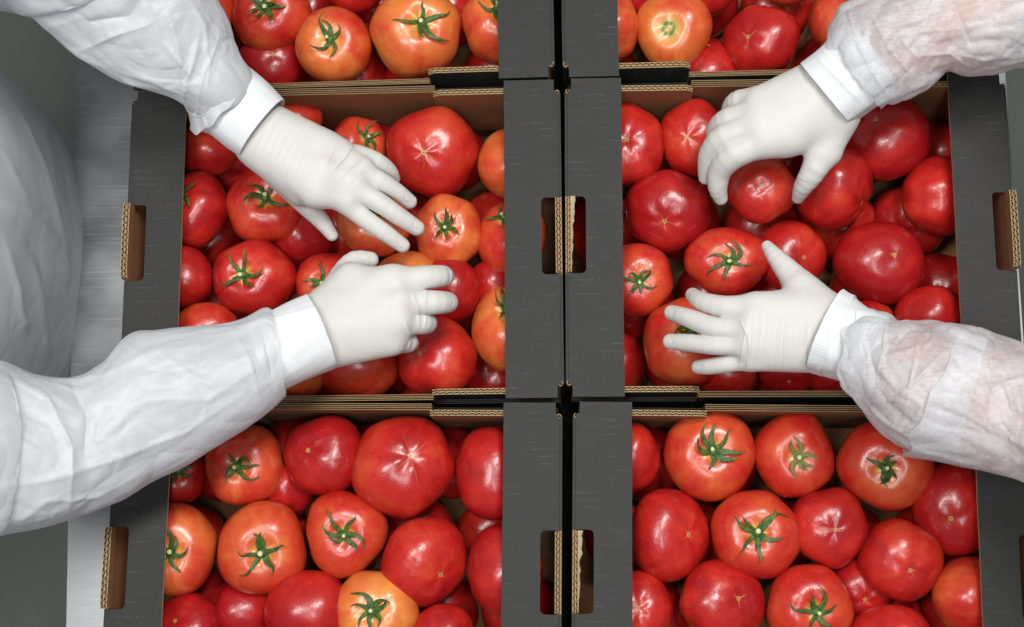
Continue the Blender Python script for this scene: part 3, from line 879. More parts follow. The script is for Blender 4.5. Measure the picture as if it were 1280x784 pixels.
# (cx, cy, rx, ry, dz, kind, fx, fy, ripe, label[, extra])
TOM = [
 # crate A
 (340, 18, 50, 51, 0, 'c', 331, 6, .42, "red tomato whose thin green calyx nearly meets the top edge of the picture"),
 (417, 57, 48, 48, .004, 'c', 411, 47, .60, "round orange-pink tomato with small green calyx, behind the top left hand"),
 (519, 40, 57, 58, .004, 'c', 528, 24, .72, "big orange tomato with off-centre calyx in the top left crate, beside the cardboard tab"),
 (617, 32, 40, 47, 0, 'c', 622, 7, .60, "orange tomato half under the flap of the top left crate"),
 (342, 80, 42, 38, -.022, 'b', 341, 68, .0, "deep red tomato low against the front wall of the top left crate"),
 (268, 12, 28, 35, 0, 'n', 250, 12, .50, "orange tomato peeping out beside the upper left sleeve at the top edge"),
 (445, -22, 38, 38, 0, 'n', 445, -40, .05, "red tomato just cut by the top edge above the two calyxed ones"),
 # crate B
 (765, 35, 33, 44, 0, 'n', 750, 35, .58, "orange-red tomato half under the left flap of the top right crate"),
 (842, 41, 48, 49, .004, 's', 833, 37, .66, "pale orange tomato showing a round open stem scar in the top right crate"),
 (951, 52, 48, 45, .002, 'b', 929, 46, .05, "glossy deep red tomato with small blossom scar, middle of the top right crate"),
 (1052, 28, 41, 42, 0, 'c', 1066, -6, .38, "red tomato tucked beside the upper right sleeve in the top right crate"),
 (880, -24, 42, 44, 0, 'n', 880, -40, .1, "red tomato cut by the top edge behind the stem-scarred one"),
 (985, -32, 38, 38, 0, 'n', 985, -50, .38, "orange-red tomato cut by the top edge behind the glossy one"),
 (797, -10, 34, 30, -.01, 'n', 797, -20, .1, "red tomato at the top edge next to the centre flaps"),
 (885, 88, 42, 40, -.024, 'n', 885, 60, .05, "dark red tomato wedged low between the stem-scarred and the glossy one"),
 # crate C
 (541, 191, 58, 58, .006, 'b', 528, 191, .22, "large pinkish red tomato with a clear star scar, right of the upper left hand", dict(star=.42, rays=6)),
 (640, 205, 43, 45, 0, 'n', 655, 205, .66, "orange tomato half under the centre flap, right of the star-scarred one"),
 (560, 290, 44, 48, .004, 'c', 555, 283, .62, "orange tomato with dark calyx just beyond the fingertips of the upper left hand", dict(cal=.5)),
 (640, 297, 43, 46, 0, 'c', 628, 266, .48, "orange-red tomato under the centre flap with its calyx against the board"),
 (632, 411, 43, 54, .004, 'c', 631, 382, .72, "ribbed orange tomato leaning on the centre flap, right of the lower left hand"),
 (258, 187, 40, 34, -.012, 'n', 240, 187, .28, "dull red tomato in the shade just below the upper left cuff"),
 (244, 262, 43, 48, 0, 'c', 222, 246, .12, "red tomato at the left wall whose calyx just touches the flap"),
 (332, 254, 49, 50, .003, 'c', 331, 242, .38, "red tomato with dark calyx beside the thumb of the upper left hand"),
 (319, 347, 52, 48, .005, 'c', 301, 341, .22, "glossy red tomato with bright green calyx above the lower left sleeve", dict(cal=.58)),
 (226, 348, 41, 41, 0, 'n', 210, 348, .1, "plain red tomato against the left flap, left of the bright calyx one"),
 (258, 412, 40, 34, 0, 'n', 258, 440, .42, "orange-red tomato just above the lower left sleeve"),
 (413, 358, 43, 42, 0, 'c', 401, 354, .38, "red tomato whose calyx shows behind the thumb of the lower left hand"),
 (378, 300, 40, 38, -.024, 'n', 378, 330, .0, "deep red shaded tomato under the thumb of the upper left hand"),
 (468, 278, 48, 43, .004, 'c', 470, 262, .66, "orange tomato touched by the index finger of the upper left hand"),
 (510, 352, 42, 38, 0, 'n', 510, 390, .76, "orange tomato under the knuckles of the lower left hand"),
 (560, 366, 41, 43, -.004, 'n', 560, 400, .1, "red tomato behind the two bent fingertips of the lower left hand"),
 (547, 444, 50, 50, .004, 'b', 520, 437, .22, "pink and red tomato below the curled fingers of the lower left hand", dict(star=.15)),
 (450, 462, 48, 42, 0, 'n', 450, 480, .32, "brownish red tomato under the palm of the lower left hand"),
 (370, 470, 36, 37, 0, 'n', 370, 500, .5, "orange tomato below the lower left cuff"),
 (368, 147, 36, 27, -.008, 'n', 368, 120, .5, "orange tomato top peeping out over the upper left glove"),
 (448, 184, 38, 38, -.002, 'c', 462, 170, .45, "orange-red tomato behind the back of the upper left hand"),
 (620, 356, 34, 34, -.016, 'n', 620, 380, .12, "red tomato between two orange ones at the centre flap"),
 # crate D
 (785, 181, 45, 54, 0, 'b', 782, 168, .22, "tall red tomato half under the left flap of the middle right crate", dict(star=.16)),
 (866, 172, 41, 49, 0, 'b', 857, 171, .2, "red tomato with tiny star scar left of the upper right glove", dict(star=.16)),
 (835, 264, 53, 52, .004, 'b', 829, 281, .03, "big crimson tomato below the fingers of the upper right hand", dict(star=.22)),
 (951, 236, 46, 44, .030, 'b', 953, 232, .30, "orange-red tomato gripped by the upper right hand", dict(star=.06)),
 (1042, 235, 48, 55, .002, 'b', 1085, 262, .15, "red tomato just right of the thumb of the upper right hand", dict(star=.12)),
 (1106, 174, 55, 52, .004, 'b', 1090, 147, .04, "crimson tomato under the upper right cuff", dict(star=.14)),
 (1174, 245, 46, 50, -.004, 'n', 1190, 245, .12, "red tomato half under the right flap, level with the hand hole"),
 (910, 328, 55, 44, .012, 'c', 914, 329, .38, "red tomato with green calyx between the two right-hand gloves", dict(cal=.55)),
 (797, 350, 44, 46, 0, 'c', 800, 352, .42, "orange-red tomato with a bright five-pointed calyx by the centre flaps", dict(cal=.55)),
 (858, 427, 54, 56, 0, 'c', 868, 408, .46, "big orange-red tomato under the fingers of the lower right hand"),
 (988, 320, 45, 45, -.004, 'b', 1010, 322, .13, "red tomato behind the thumb of the lower right hand", dict(star=.08)),
 (1098, 329, 56, 52, .004, 'b', 1121, 318, .0, "largest crimson tomato, with an off-centre scar, above the lower right cuff", dict(star=.16)),
 (1165, 399, 46, 42, 0, 'n', 1165, 440, .08, "glossy red tomato at the right flap above the sheer sleeve"),
 (1085, 402, 32, 28, -.01, 'n', 1085, 430, .2, "red tomato top showing above the lower right cuff"),
 (908, 468, 38, 30, -.020, 'n', 908, 490, .25, "red tomato low in front of the little finger of the lower right hand"),
 (985, 466, 38, 30, -.020, 'b', 985, 480, .03, "crimson tomato low below the wrist of the lower right hand", dict(star=.1)),
 (1044, 470, 36, 28, -.020, 'n', 1044, 490, .1, "red tomato low below the lower right cuff"),
 # crate E
 (504, 584, 65, 64, .008, 'b', 516, 569, .24, "largest tomato of all, red and ribbed with a long-rayed scar, in the bottom left crate", dict(star=.55, rays=6)),
 (404, 569, 50, 50, .003, 'b', 379, 561, .03, "glossy crimson tomato with small scar left of the largest one", dict(star=.12)),
 (306, 581, 49, 50, .003, 'c', 294, 584, .48, "orange tomato with dark calyx just under the lower left sleeve", dict(cal=.62)),
 (222, 593, 36, 38, -.006, 'c', 222, 587, .2, "red tomato half hidden by sleeve and left flap of the bottom left crate"),
 (219, 686, 52, 58, .002, 'c', 212, 690, .55, "orange tomato with its calyx against the left flap of the bottom left crate", dict(cal=.55)),
 (328, 684, 55, 58, .004, 'c', 327, 691, .48, "broad orange-red tomato with a spiky dark calyx, middle of the bottom left crate", dict(cal=.62)),
 (434, 668, 51, 55, .002, 'c', 431, 671, .35, "red tomato with a fat green calyx below and left of the largest one", dict(cal=.6)),
 (530, 702, 54, 56, .003, 'b', 557, 725, .22, "smooth red tomato with a faint seam, right of the fat calyx one", dict(star=.16)),
 (618, 592, 48, 58, 0, 'n', 640, 592, .1, "red tomato half under the centre flap, right of the largest one"),
 (632, 711, 47, 57, 0, 'n', 650, 711, .1, "crimson tomato half under the centre flap beside the hand hole"),
 (468, 768, 56, 54, .006, 'c', 461, 766, .82, "yellow-orange tomato with green calyx at the bottom edge", dict(cal=.5)),
 (386, 768, 55, 54, .0, 'n', 386, 800, .15, "red tomato at the bottom edge left of the yellow-orange one"),
 (232, 785, 44, 44, .0, 'b', 213, 772, .0, "dark red tomato at the bottom edge by the left flap", dict(star=.1)),
 (553, 795, 40, 40, .0, 'n', 553, 820, .1, "red tomato at the bottom edge right of the yellow-orange one"),
 (306, 766, 40, 40, -.022, 'n', 306, 790, .05, "dark red tomato in the gap below the spiky calyx one"),
 (360, 612, 34, 36, -.022, 'n', 360, 640, .05, "deep red tomato in the gap under the crimson one with a small scar"),
 # crate F
 (785, 570, 40, 46, 0, 'n', 775, 590, .25, "red tomato half under the left flap of the bottom right crate, back corner"),
 (887, 569, 57, 58, .004, 'c', 893, 564, .42, "large orange-red tomato with a long-leaved calyx, back of the bottom right crate", dict(cal=.66)),
 (992, 567, 50, 55, .002, 'c', 999, 573, .33, "red tomato with a half-dried curling calyx in the bottom right crate", dict(cal=.5, dry=True)),
 (1106, 582, 60, 57, .004, 'c', 1108, 587, .48, "wide orange-red tomato touched by the hanging hem of the sheer sleeve", dict(cal=.42)),
 (838, 669, 49, 58, .003, 'b', 867, 669, .13, "tall red tomato with a pale scar on its right side", dict(star=.2)),
 (945, 668, 56, 55, .005, 'c', 948, 666, .32, "red tomato with a star of long calyx leaves, centre of the bottom right crate", dict(cal=.66)),
 (1037, 660, 48, 51, .003, 'b', 1047, 665, .16, "pink-red tomato right of the long-leaved star calyx", dict(star=.12)),
 (1125, 700, 53, 52, .004, 'b', 1141, 717, .2, "smooth red tomato with dented blossom scar near the right flap", dict(star=.12)),
 (1190, 634, 50, 60, -.004, 'b', 1187, 650, .06, "crimson tomato at the right flap below the sheer sleeve", dict(star=.08)),
 (1212, 746, 46, 50, .0, 'n', 1230, 746, .38, "orange-red tomato half under the right flap at the bottom edge"),
 (903, 752, 53, 52, .002, 'b', 930, 748, .18, "red tomato with starry scar at the bottom edge, left of a calyxed one", dict(star=.25)),
 (1012, 760, 54, 54, .004, 'c', 1023, 766, .33, "red tomato with green calyx at the bottom edge of the bottom right crate", dict(cal=.58)),
 (800, 762, 41, 49, .0, 'b', 797, 760, .2, "red tomato with round scar at the bottom edge by the centre flaps", dict(star=.25)),
 (1112, 803, 52, 46, .0, 'n', 1112, 820, .1, "red tomato at the bottom edge right of the calyxed one"),
 (1076, 735, 40, 40, -.022, 'b', 1082, 752, .04, "dark red tomato in the gap with a pale scar showing", dict(star=.2)),
]
for i, e in enumerate(TOM):
    ex = e[10] if len(e) > 10 else {}
    kind = e[5]
    cx, cy, rx, ry, dz, _, fx, fy, ripe, label = e[:10]
    k2 = 'b' if kind == 'n' else kind
    if kind == 'n': ex = dict(star=0.03)
    if kind == 'n' and (fx, fy) != (cx, cy):
        d = math.hypot(fx - cx, fy - cy); fx = cx + (fx - cx) / d * rx * .9; fy = cy + (fy - cy) / d * ry * .9
    place_tomato(cx, cy, rx, ry, ZT + dz, k2, fx, fy, ripe, label, G1, seed=i + 1, **ex)

# lower layer, only where the gaps of the top layer look down on it
LOW = {'A': "dark red tomato down in the lower layer of the top left crate", 'B': "dark red tomato down in the lower layer of the top right crate",
       'C': "dark red tomato down in the lower layer of the middle left crate", 'D': "dark red tomato down in the lower layer of the middle right crate",
       'E': "dark red tomato down in the lower layer of the bottom left crate", 'F': "dark red tomato down in the lower layer of the bottom right crate"}
LG = {'A': "top left", 'B': "top right", 'C': "middle left", 'D': "middle right", 'E': "bottom left", 'F': "bottom right"}
rnd = random.Random(3)
ii = 500
for k, (bx, by, br) in CR.items():
    for r in range(4):
        for c in range(5):
            lx = -0.148 + 0.0745 * c + (0.014 if r % 2 else -0.012) + rnd.uniform(-.004, .004)
            ly = -0.108 + 0.0715 * r + rnd.uniform(-.004, .004)
            if abs(lx) > 0.175: continue
            a = math.radians(br)
            X = bx + lx * math.cos(a) - ly * math.sin(a); Y = by + lx * math.sin(a) + ly * math.cos(a)
            z = -0.116 + rnd.uniform(-.003, .004)
            px, py = project(np.array([[X, Y, z]])); px, py = float(px[0]), float(py[0])
            if py < -30 or py > 830: continue
            s = pxsize((X, Y, z)); rr = 0.0375 / s * rnd.uniform(.94, 1.04)
            o = place_tomato(px, py, rr, rr * rnd.uniform(.94, 1.03), z, rnd.choice('bbb'), px + rnd.uniform(-20, 20), py + rnd.uniform(-20, 20),
                             rnd.uniform(.02, .25), "dark red lower tomato, %s from front, %s from left, in the %s crate" % (("first", "second", "third", "fourth")[r], ("first", "second", "third", "fourth", "fifth")[c], LG[k]), "lower layer of the %s crate" % LG[k], seed=ii, star=.14)
            ii += 1


# ------------------------------------------------------------------ signed distance shapes for the gloved hands and bodies
def seg_cone(X, a, b, ra, rb):
    a = np.asarray(a, np.float32); b = np.asarray(b, np.float32)
    ab = b - a
    t = np.clip(((X - a) @ ab) / max(1e-12, float(ab @ ab)), 0, 1)
    d = X - a - t[:, None] * ab
    return np.sqrt((d * d).sum(1)) - (ra + (rb - ra) * t)


def smin(a, b, k):
    h = np.clip(0.5 + 0.5 * (b - a) / k, 0, 1)
    return b + (a - b) * h - k * h * (1 - h)


def surface_net(F, org, vox):
    nx, ny, nz = F.shape
    S = F < 0
    corners = [(i, j, k) for i in (0, 1) for j in (0, 1) for k in (0, 1)]
    def sub(A, c): return A[c[0]:nx - 1 + c[0], c[1]:ny - 1 + c[1], c[2]:nz - 1 + c[2]]
    cnt = sum(sub(S, c).astype(np.int8) for c in corners)
    act = (cnt > 0) & (cnt < 8)
    idx = -np.ones(act.shape, np.int64)
    I = np.argwhere(act)
    idx[act] = np.arange(len(I))
    acc = np.zeros((len(I), 3)); w = np.zeros(len(I))
    for a in range(8):
        for b in range(a + 1, 8):
            ca, cb = np.array(corners[a]), np.array(corners[b])
            if np.abs(ca - cb).sum() != 1: continue
            fa = F[I[:, 0] + ca[0], I[:, 1] + ca[1], I[:, 2] + ca[2]]; fb = F[I[:, 0] + cb[0], I[:, 1] + cb[1], I[:, 2] + cb[2]]
            m = (fa < 0) != (fb < 0)
            t = np.where(m, fa / np.where(m, fa - fb, 1), 0)
            pt = ca + t[:, None] * (cb - ca)
            acc[m] += pt[m]; w[m] += 1
    V = (I + acc / w[:, None]) * vox + org
    quads = []
    for ax in range(3):
        o1, o2 = [(1, 2), (2, 0), (0, 1)][ax]
        sl0 = [slice(None)] * 3; sl1 = [slice(None)] * 3
        sl0[ax] = slice(0, -1); sl1[ax] = slice(1, None)
        A = S[tuple(sl0)]; B = S[tuple(sl1)]
        E = np.argwhere(A != B)
        ok = (E[:, o1] > 0) & (E[:, o2] > 0) & (E[:, o1] < F.shape[o1] - 1) & (E[:, o2] < F.shape[o2] - 1)
        E = E[ok]
        sgn = A[E[:, 0], E[:, 1], E[:, 2]]
        def at(d1, d2):
            Q = E.copy(); Q[:, o1] += d1; Q[:, o2] += d2
            return idx[Q[:, 0], Q[:, 1], Q[:, 2]]
        q = np.stack([at(-1, -1), at(0, -1), at(0, 0), at(-1, 0)], 1)
        q[~sgn] = q[~sgn][:, ::-1]
        quads.append(q)
    return V, np.concatenate(quads)


def vnormals(V, Q):
    n = np.cross(V[Q[:, 2]] - V[Q[:, 0]], V[Q[:, 3]] - V[Q[:, 1]])
    N = np.zeros_like(V)
    for k in range(4): np.add.at(N, Q[:, k], n)
    return N / (np.linalg.norm(N, axis=1)[:, None] + 1e-12)


def relax(V, Q, it=2, f=0.5):
    for _ in range(it):
        A = np.zeros_like(V); c = np.zeros(len(V))
        for k in range(4):
            np.add.at(A, Q[:, k], V[Q[:, (k + 1) % 4]] + V[Q[:, (k + 3) % 4]]); np.add.at(c, Q[:, k], 2)
        V = V + f * (A / c[:, None] - V)
    return V


def seg_dist2(px, py, a, b):
    ax, ay = a; bx, by = b
    dx, dy = bx - ax, by - ay
    t = np.clip(((px - ax) * dx + (py - ay) * dy) / (dx * dx + dy * dy + 1e-9), 0, 1)
    return np.hypot(px - ax - t * dx, py - ay - t * dy), t


def crease_disp(V, N, creases, cusp=False):
    """sum of ridges (amp>0) or furrows along poly-lines laid over the upward side of a surface"""
    px, py = project(V)
    vd = CAM - V; vd /= np.linalg.norm(vd, axis=1)[:, None]
    facing = np.clip((N * vd).sum(1) * 2.2, 0, 1)
    D = np.zeros(len(V))
    for poly, amp, wid in creases:
        best = np.full(len(V), 1e9); tt = np.zeros(len(V))
        n = len(poly) - 1
        for i in range(n):
            d, t = seg_dist2(px, py, poly[i], poly[i + 1])
            m = d < best
            best[m] = d[m]; tt[m] = (i + t[m]) / n
        taper = np.sin(np.clip(tt, 0.02, .98) * math.pi) ** 0.6
        D += amp * taper * (np.exp(-(best / wid) ** 2) if not cusp else np.exp(-best / (wid * .8)))
    return D * facing


def _hash(I, k):
    h = (I[..., 0] * 73856093) ^ (I[..., 1] * 19349663) ^ (I[..., 2] * 83492791) ^ (k * 2654435761)
    h = (h ^ (h >> 13)) * 1274126177 & 0x7fffffff
    h = (h ^ (h >> 15)) * 668265263 & 0x7fffffff
    return ((h ^ (h >> 12)) & 0xffffff) / float(0xffffff)


def vnoise(X, seed=0):
    """smooth gradient noise, about -0.7..0.7"""
    I = np.floor(X).astype(np.int64); f = X - I
    u = f * f * f * (f * (f * 6 - 15) + 10)
    out = np.zeros(len(X))
    for c in ((i, j, k) for i in (0, 1) for j in (0, 1) for k in (0, 1)):
        C = I + np.array(c)
        g = np.stack([_hash(C, seed * 3 + 1), _hash(C, seed * 3 + 2), _hash(C, seed * 3 + 3)], -1) * 2 - 1
        w = np.prod(np.where(np.array(c) == 1, u, 1 - u), axis=1)
        out += w * (g * (f - np.array(c))).sum(1)
    return out * 1.15


def vridged(X, octv=2):
    s = 0; a = 1.0
    for o in range(octv):
        s = s + a * (1 - np.abs(vnoise(X, o)) * 2.4)
        X = X * 2.1 + np.array([3.1, 1.7, 9.2]); a *= 0.45
    return s


def vcell(X, seed=9):
    """distance to the second minus distance to the first cell point: domes with sharp valleys"""
    I = np.floor(X).astype(np.int64)
    f1 = np.full(len(X), 9.0); f2 = np.full(len(X), 9.0)
    for c in ((i, j, k) for i in (-1, 0, 1) for j in (-1, 0, 1) for k in (-1, 0, 1)):
        C = I + np.array(c)
        p = C + np.stack([_hash(C, seed), _hash(C, seed + 1), _hash(C, seed + 2)], -1)
        d = np.sqrt(((p - X) ** 2).sum(1))
        m = d < f1
        f2 = np.where(m, f1, np.minimum(f2, d)); f1 = np.where(m, d, f1)
    return f2 - f1


def J(px, py, zmm): return P(px, py, zmm / 1000.0)


def catmull(P_, n):
    P_ = np.asarray(P_, float)
    m = len(P_)
    out = []
    for s in np.linspace(0, m - 1, n):
        i = min(int(s), m - 2); t = s - i
        p0 = P_[max(0, i - 1)]; p1 = P_[i]; p2 = P_[i + 1]; p3 = P_[min(m - 1, i + 2)]
        out.append(0.5 * ((2 * p1) + (-p0 + p2) * t + (2 * p0 - 5 * p1 + 4 * p2 - p3) * t * t + (-p0 + 3 * p1 - 3 * p2 + p3) * t ** 3))
    return np.array(out)


def build_hand(palm, fingers, creases, vox=0.00075, kpalm=0.009, kroot=0.007, wr=0.00032, seed=0, gaps=0.0012):
    """palm: list of (a, ra, b, rb); fingers: list of chains [(px,py,z,rad_px), ...]"""
    def rp(j): return 1.02 * j[3] * pxsize(J(*j[:3]))
    pts = []
    for a, b in palm: pts += [(J(*a[:3]), rp(a)), (J(*b[:3]), rp(b))]
    for ch in fingers: pts += [(J(*j[:3]), rp(j)) for j in ch]
    lo = np.min([p - r for p, r in pts], 0) - 0.006; hi = np.max([p + r for p, r in pts], 0) + 0.006
    n = np.ceil((hi - lo) / vox).astype(int)
    g = [lo[i] + vox * np.arange(n[i]) for i in range(3)]
    X = np.stack(np.meshgrid(*g, indexing='ij'), -1).reshape(-1, 3).astype(np.float32)
    D = None
    def near(pts_, mg):
        l_, h_ = np.min(pts_, 0) - mg, np.max(pts_, 0) + mg
        return np.flatnonzero(((X > l_) & (X < h_)).all(1))
    pm = near(np.array([J(*j[:3]) for ab in palm for j in ab]), max(rp(j) for ab in palm for j in ab) + .013)
    Xp = X[pm]
    for a, b in palm:
        d = seg_cone(Xp, J(*a[:3]), J(*b[:3]), rp(a), rp(b))
        D = d if D is None else smin(D, d, kpalm)
    full = np.full(len(X), 0.05, np.float32); full[pm] = D; D = full
    fs = []
    for ch in fingers:
        f = None
        cw = np.array([[*J(*j[:3]), rp(j) * .97] for j in ch])
        cw = catmull(cw, (len(ch) - 1) * 3 + 1)
        m = near(cw[:, :3], cw[:, 3].max() + 0.013)
        Xm = X[m]
        for a, b in zip(cw, cw[1:]):
            d = seg_cone(Xm, a[:3], b[:3], a[3], b[3])
            f = d if f is None else np.minimum(f, d)
        full = np.full(len(X), 0.05, np.float32); full[m] = f
        fs.append(full); continue
        for a, b in zip(ch, ch[1:]):
            d = seg_cone(X, J(*a[:3]), J(*b[:3]), rp(a), rp(b))
            f = d if f is None else smin(f, d, 0.0007)
        fs.append(f)
    out = None
    for f in fs:
        m = smin(D, f, kroot)
        out = m if out is None else smin(out, m, gaps)
    V, Q = surface_net(out.reshape(n).astype(np.float64), lo, vox)
    V = relax(V, Q, 5, 0.5)
    N = vnormals(V, Q)
    c = V.mean(0)
    disp = np.empty(len(V))
    disp = vnoise(V * 55 + seed * 3.1) * 0.8 + vnoise(V * 110) * 0.15
    V = V + N * (disp * wr)[:, None]
    V = V + N * 1.7 * crease_disp(V, N, creases, True)[:, None]
    return V, Q


# ------------------------------------------------------------------ tubes for cuffs, sleeves
def ridged(p, oct=3):
    s = 0; a = 1
    for o in range(oct):
        s += a * (1 - abs(noise.noise(p)) * 2.4)
        p = p * 2.1 + Vector((3.1, 1.7, 9.2)); a *= 0.45
    return s


def outline_tube(stations, nl=160, na=120, fold=0.003, fine=0.001, seed=0, aniso=(1.0, 2.2), end_ragged=0.0, creases=(), crumple=0.0):
    """stations: ((Lx,Ly),(Rx,Ry), z_mm, half_thickness_mm) seen from above; a real 3-D tube through them"""
    A = []
    for (L, R, z, ht) in stations:
        A.append(np.concatenate([J(*L, z), J(*R, z), [ht / 1000.0]]))
    A = catmull(A, nl)
    cen = (A[:, :3] + A[:, 3:6]) / 2
    half = (A[:, 3:6] - A[:, :3]) / 2
    seglen = np.concatenate([[0], np.cumsum(np.linalg.norm(np.diff(cen, axis=0), axis=1))])
    ang = np.linspace(0, 2 * np.pi, na, endpoint=False)
    V = np.zeros((nl, na, 3))
    tang = np.gradient(cen, axis=0); tang /= np.linalg.norm(tang, axis=1)[:, None]
    for i in range(nl):
        up = np.cross(tang[i], half[i]); up /= np.linalg.norm(up)
        if up[2] < 0: up = -up
        ca, sa = np.cos(ang), np.sin(ang)
        e = 0.85
        V[i] = cen[i] + np.outer(np.sign(ca) * np.abs(ca) ** 1.0, half[i]) + np.outer(np.sign(sa) * np.abs(sa) ** e, up * A[i, 6])
    i, j = np.meshgrid(np.arange(nl - 1), np.arange(na), indexing='ij')
    a = i * na + j; b = i * na + (j + 1) % na
    Q = np.stack([a, b, b + na, a + na], -1).reshape(-1, 4)
    Vf = V.reshape(-1, 3)
    N = vnormals(Vf, Q)
    c0 = np.repeat(cen, na, 0)
    if ((N * (Vf - c0)).sum(1)).mean() < 0:
        Q = Q[:, ::-1]; N = -N
    so = Vector((seed * 7.3, seed * 3.7, seed * 1.9))
    D = np.zeros(len(Vf))
    rad = np.linalg.norm(half, axis=1)
    TH, SS = np.meshgrid(ang, seglen); RR = np.repeat(rad, na)
    TH = TH.ravel(); SS = SS.ravel(); so = np.array(so)
    p = np.stack([np.cos(TH) * RR * aniso[1] * 9, np.sin(TH) * RR * aniso[1] * 9, SS * aniso[0] * 9], 1)
    w = vnoise(p * 0.8 + so)
    q = p + np.stack([w, w * .7, -w], 1) * 0.9 + so
    D = fold * .75 * (vridged(q, 2) - 0.55) + fine * vnoise(p * 5 + so)
    if crumple:
        D += crumple * (np.minimum(vcell(q * np.array([1.5, 1.5, 1.2])), .45) + np.minimum(vcell(q * 3.4 + so), .4) * .5 - .3)
    Vf = Vf + N * D[:, None]
    N2 = vnormals(Vf, Q)
    Vf = Vf + N2 * crease_disp(Vf, N2, creases, True)[:, None]
    if end_ragged:
        T = np.repeat(tang, na, 0)
        wgt = np.clip((np.repeat(np.arange(nl), na) - nl * 0.85) / (nl * 0.15), 0, 1) ** 2
        rg = np.array([noise.noise(Vector((math.cos(t) * 2.2, math.sin(t) * 2.2, seed))) for t in ang])
        Vf = Vf + T * (wgt * np.tile(rg, nl))[:, None] * end_ragged
    uv = None
    return Vf, Q


def tube_mesh(name, parts, mat, parent, solid=0.0004):
    Vs, Qs, o = [], [], 0
    for V, Q in parts:
        Vs.append(V); Qs.append(Q + o); o += len(V)
    mi = np.concatenate([np.full(len(Q), 1 if k == len(parts) - 1 else 0) for k, (V, Q) in enumerate(parts)])
    me = mesh_np(name, np.concatenate(Vs), np.concatenate(Qs), [mat, M['gown_t']], True, mi)
    return mesh_obj(name, me, parent)


def cuff(parent, stations, seed, creases=(), fold=0.0014):
    V, Q = outline_tube(stations, nl=60, na=120, fold=fold, crumple=fold * .7, fine=0.0002, seed=seed, aniso=(0.7, 2.0), creases=creases)
    # folded hand-side edge: turn the rim back inward so it has thickness
    na = 120
    last = V[-na:]; c = last.mean(0)
    prev = V[-2 * na:-na].mean(0)
    ax = c - prev; ax /= np.linalg.norm(ax)
    r1 = last + ax * 0.0006 + (c - last) * 0.02
    r2 = last + (c - last) * 0.03
    r3 = last - ax * 0.012 + (c - last) * 0.035
    n0 = len(V)
    V = np.concatenate([V, r1, r2, r3])
    flip = Q[0][1] - Q[0][0] != 1
    for base in (n0 - na, n0, n0 + na):
        j = np.arange(na)
        a = base + j; b = base + (j + 1) % na
        q = np.stack([a, b, b + na, a + na], -1)
        if Q[0][0] > Q[0][3] or flip: q = q[:, ::-1]
        Q = np.concatenate([Q, q])
    me = mesh_np("cuff", V, Q, M['knit'])
    uvl = me.uv_layers.new(name="UVMap")
    li = np.empty(len(me.loops), np.int32); me.loops.foreach_get("vertex_index", li)
    u = (li % na) / na; v = (li // na) / 64
    uvl.data.foreach_set("uv", np.stack([u, v], 1).astype(np.float32).ravel())
    return mesh_obj("cuff", me, parent)


def body_mesh(parent, caps, mat, vox=0.005, k=0.02):
    pts = [(np.array(a), ra) for a, ra, b, rb in caps] + [(np.array(b), rb) for a, ra, b, rb in caps]
    lo = np.min([p - r for p, r in pts], 0) - 0.02; hi = np.max([p + r for p, r in pts], 0) + 0.02
    n = np.ceil((hi - lo) / vox).astype(int)
    X = np.stack(np.meshgrid(*[lo[i] + vox * np.arange(n[i]) for i in range(3)], indexing='ij'), -1).reshape(-1, 3).astype(np.float32)
    D = None
    for a, ra, b, rb in caps:
        d = seg_cone(X, a, b, ra, rb)
        D = d if D is None else smin(D, d, k)
    V, Q = surface_net(D.reshape(n).astype(np.float64), lo, vox)
    V = relax(V, Q, 3, .5)
    return mesh_obj("body", mesh_np("body", V, Q, mat), parent)


# ================================================================== worker at the left
p1 = empty("person", (-0.62, 0.33, -1.05), 0, "worker at the left in white gown and gloves, both hands on the tomatoes", "person")
p1.matrix_world = Matrix.Identity(4)

# --- upper hand (their left)
palm = [((330, 160, 62, 29), (402, 188, 58, 22)), ((318, 172, 60, 27), (400, 214, 62, 25)),
        ((322, 180, 60, 25), (396, 236, 60, 23)), ((338, 158, 58, 25), (425, 190, 54, 16)), ((402, 214, 60, 22), (442, 230, 56, 17)),
        ((400, 236, 58, 19), (434, 250, 54, 14)), ((330, 190, 56, 24), (375, 240, 48, 16)), ((402, 190, 58, 20), (452, 210, 53, 14))]
fing = [[(425, 247, 52, 14), (450, 269, 47, 12.5), (478, 289, 39, 11.5), (503, 307, 27, 9.5)],
        [(440, 234, 55, 14), (470, 251, 51, 13), (498, 270, 42, 11.5), (521, 285, 29, 10)],
        [(446, 213, 53, 13), (474, 226, 48, 12.5), (497, 240, 38, 10.5), (512, 252, 26, 9.5)],
        [(448, 193, 48, 12), (470, 202, 42, 12), (486, 213, 30, 10), (492, 223, 18, 8.5)],
        [(350, 222, 44, 17), (378, 252, 34, 13.5), (400, 274, 24, 11.5), (415, 294, 16, 8)]]
cr = []
for a, b, c_, am in (((416, 213), (430, 198), (442, 180), .0011), ((425, 222), (442, 207), (458, 194), .0012), ((437, 228), (446, 219), (456, 212), .0008), ((406, 208), (412, 196), (420, 184), .0005)):
    cr.append(([a, b, c_], am, 1.7))
for k in range(7):
    x = 322 + k * 9
    cr.append(([(x + 22, 140 + k * 3), (x + 10, 165 + k * 3.5), (x - 6, 196 + k * 4)], .00035, 2.2))
for (tx, ty) in ((512, 311), (531, 287), (520, 254)):
    cr.append(([(tx - 13, ty - 10), (tx - 14, ty - 2), (tx - 8, ty + 2)], -.0005, 1.5))
    cr.append(([(tx - 8, ty - 10), (tx - 1, ty - 6), (tx + 1, ty - 2)], .0004, 1.6))
V, Q = build_hand(palm, fing, cr, seed=1)
mesh_obj("glove", mesh_np("glove", V, Q, M['glove']), p1)
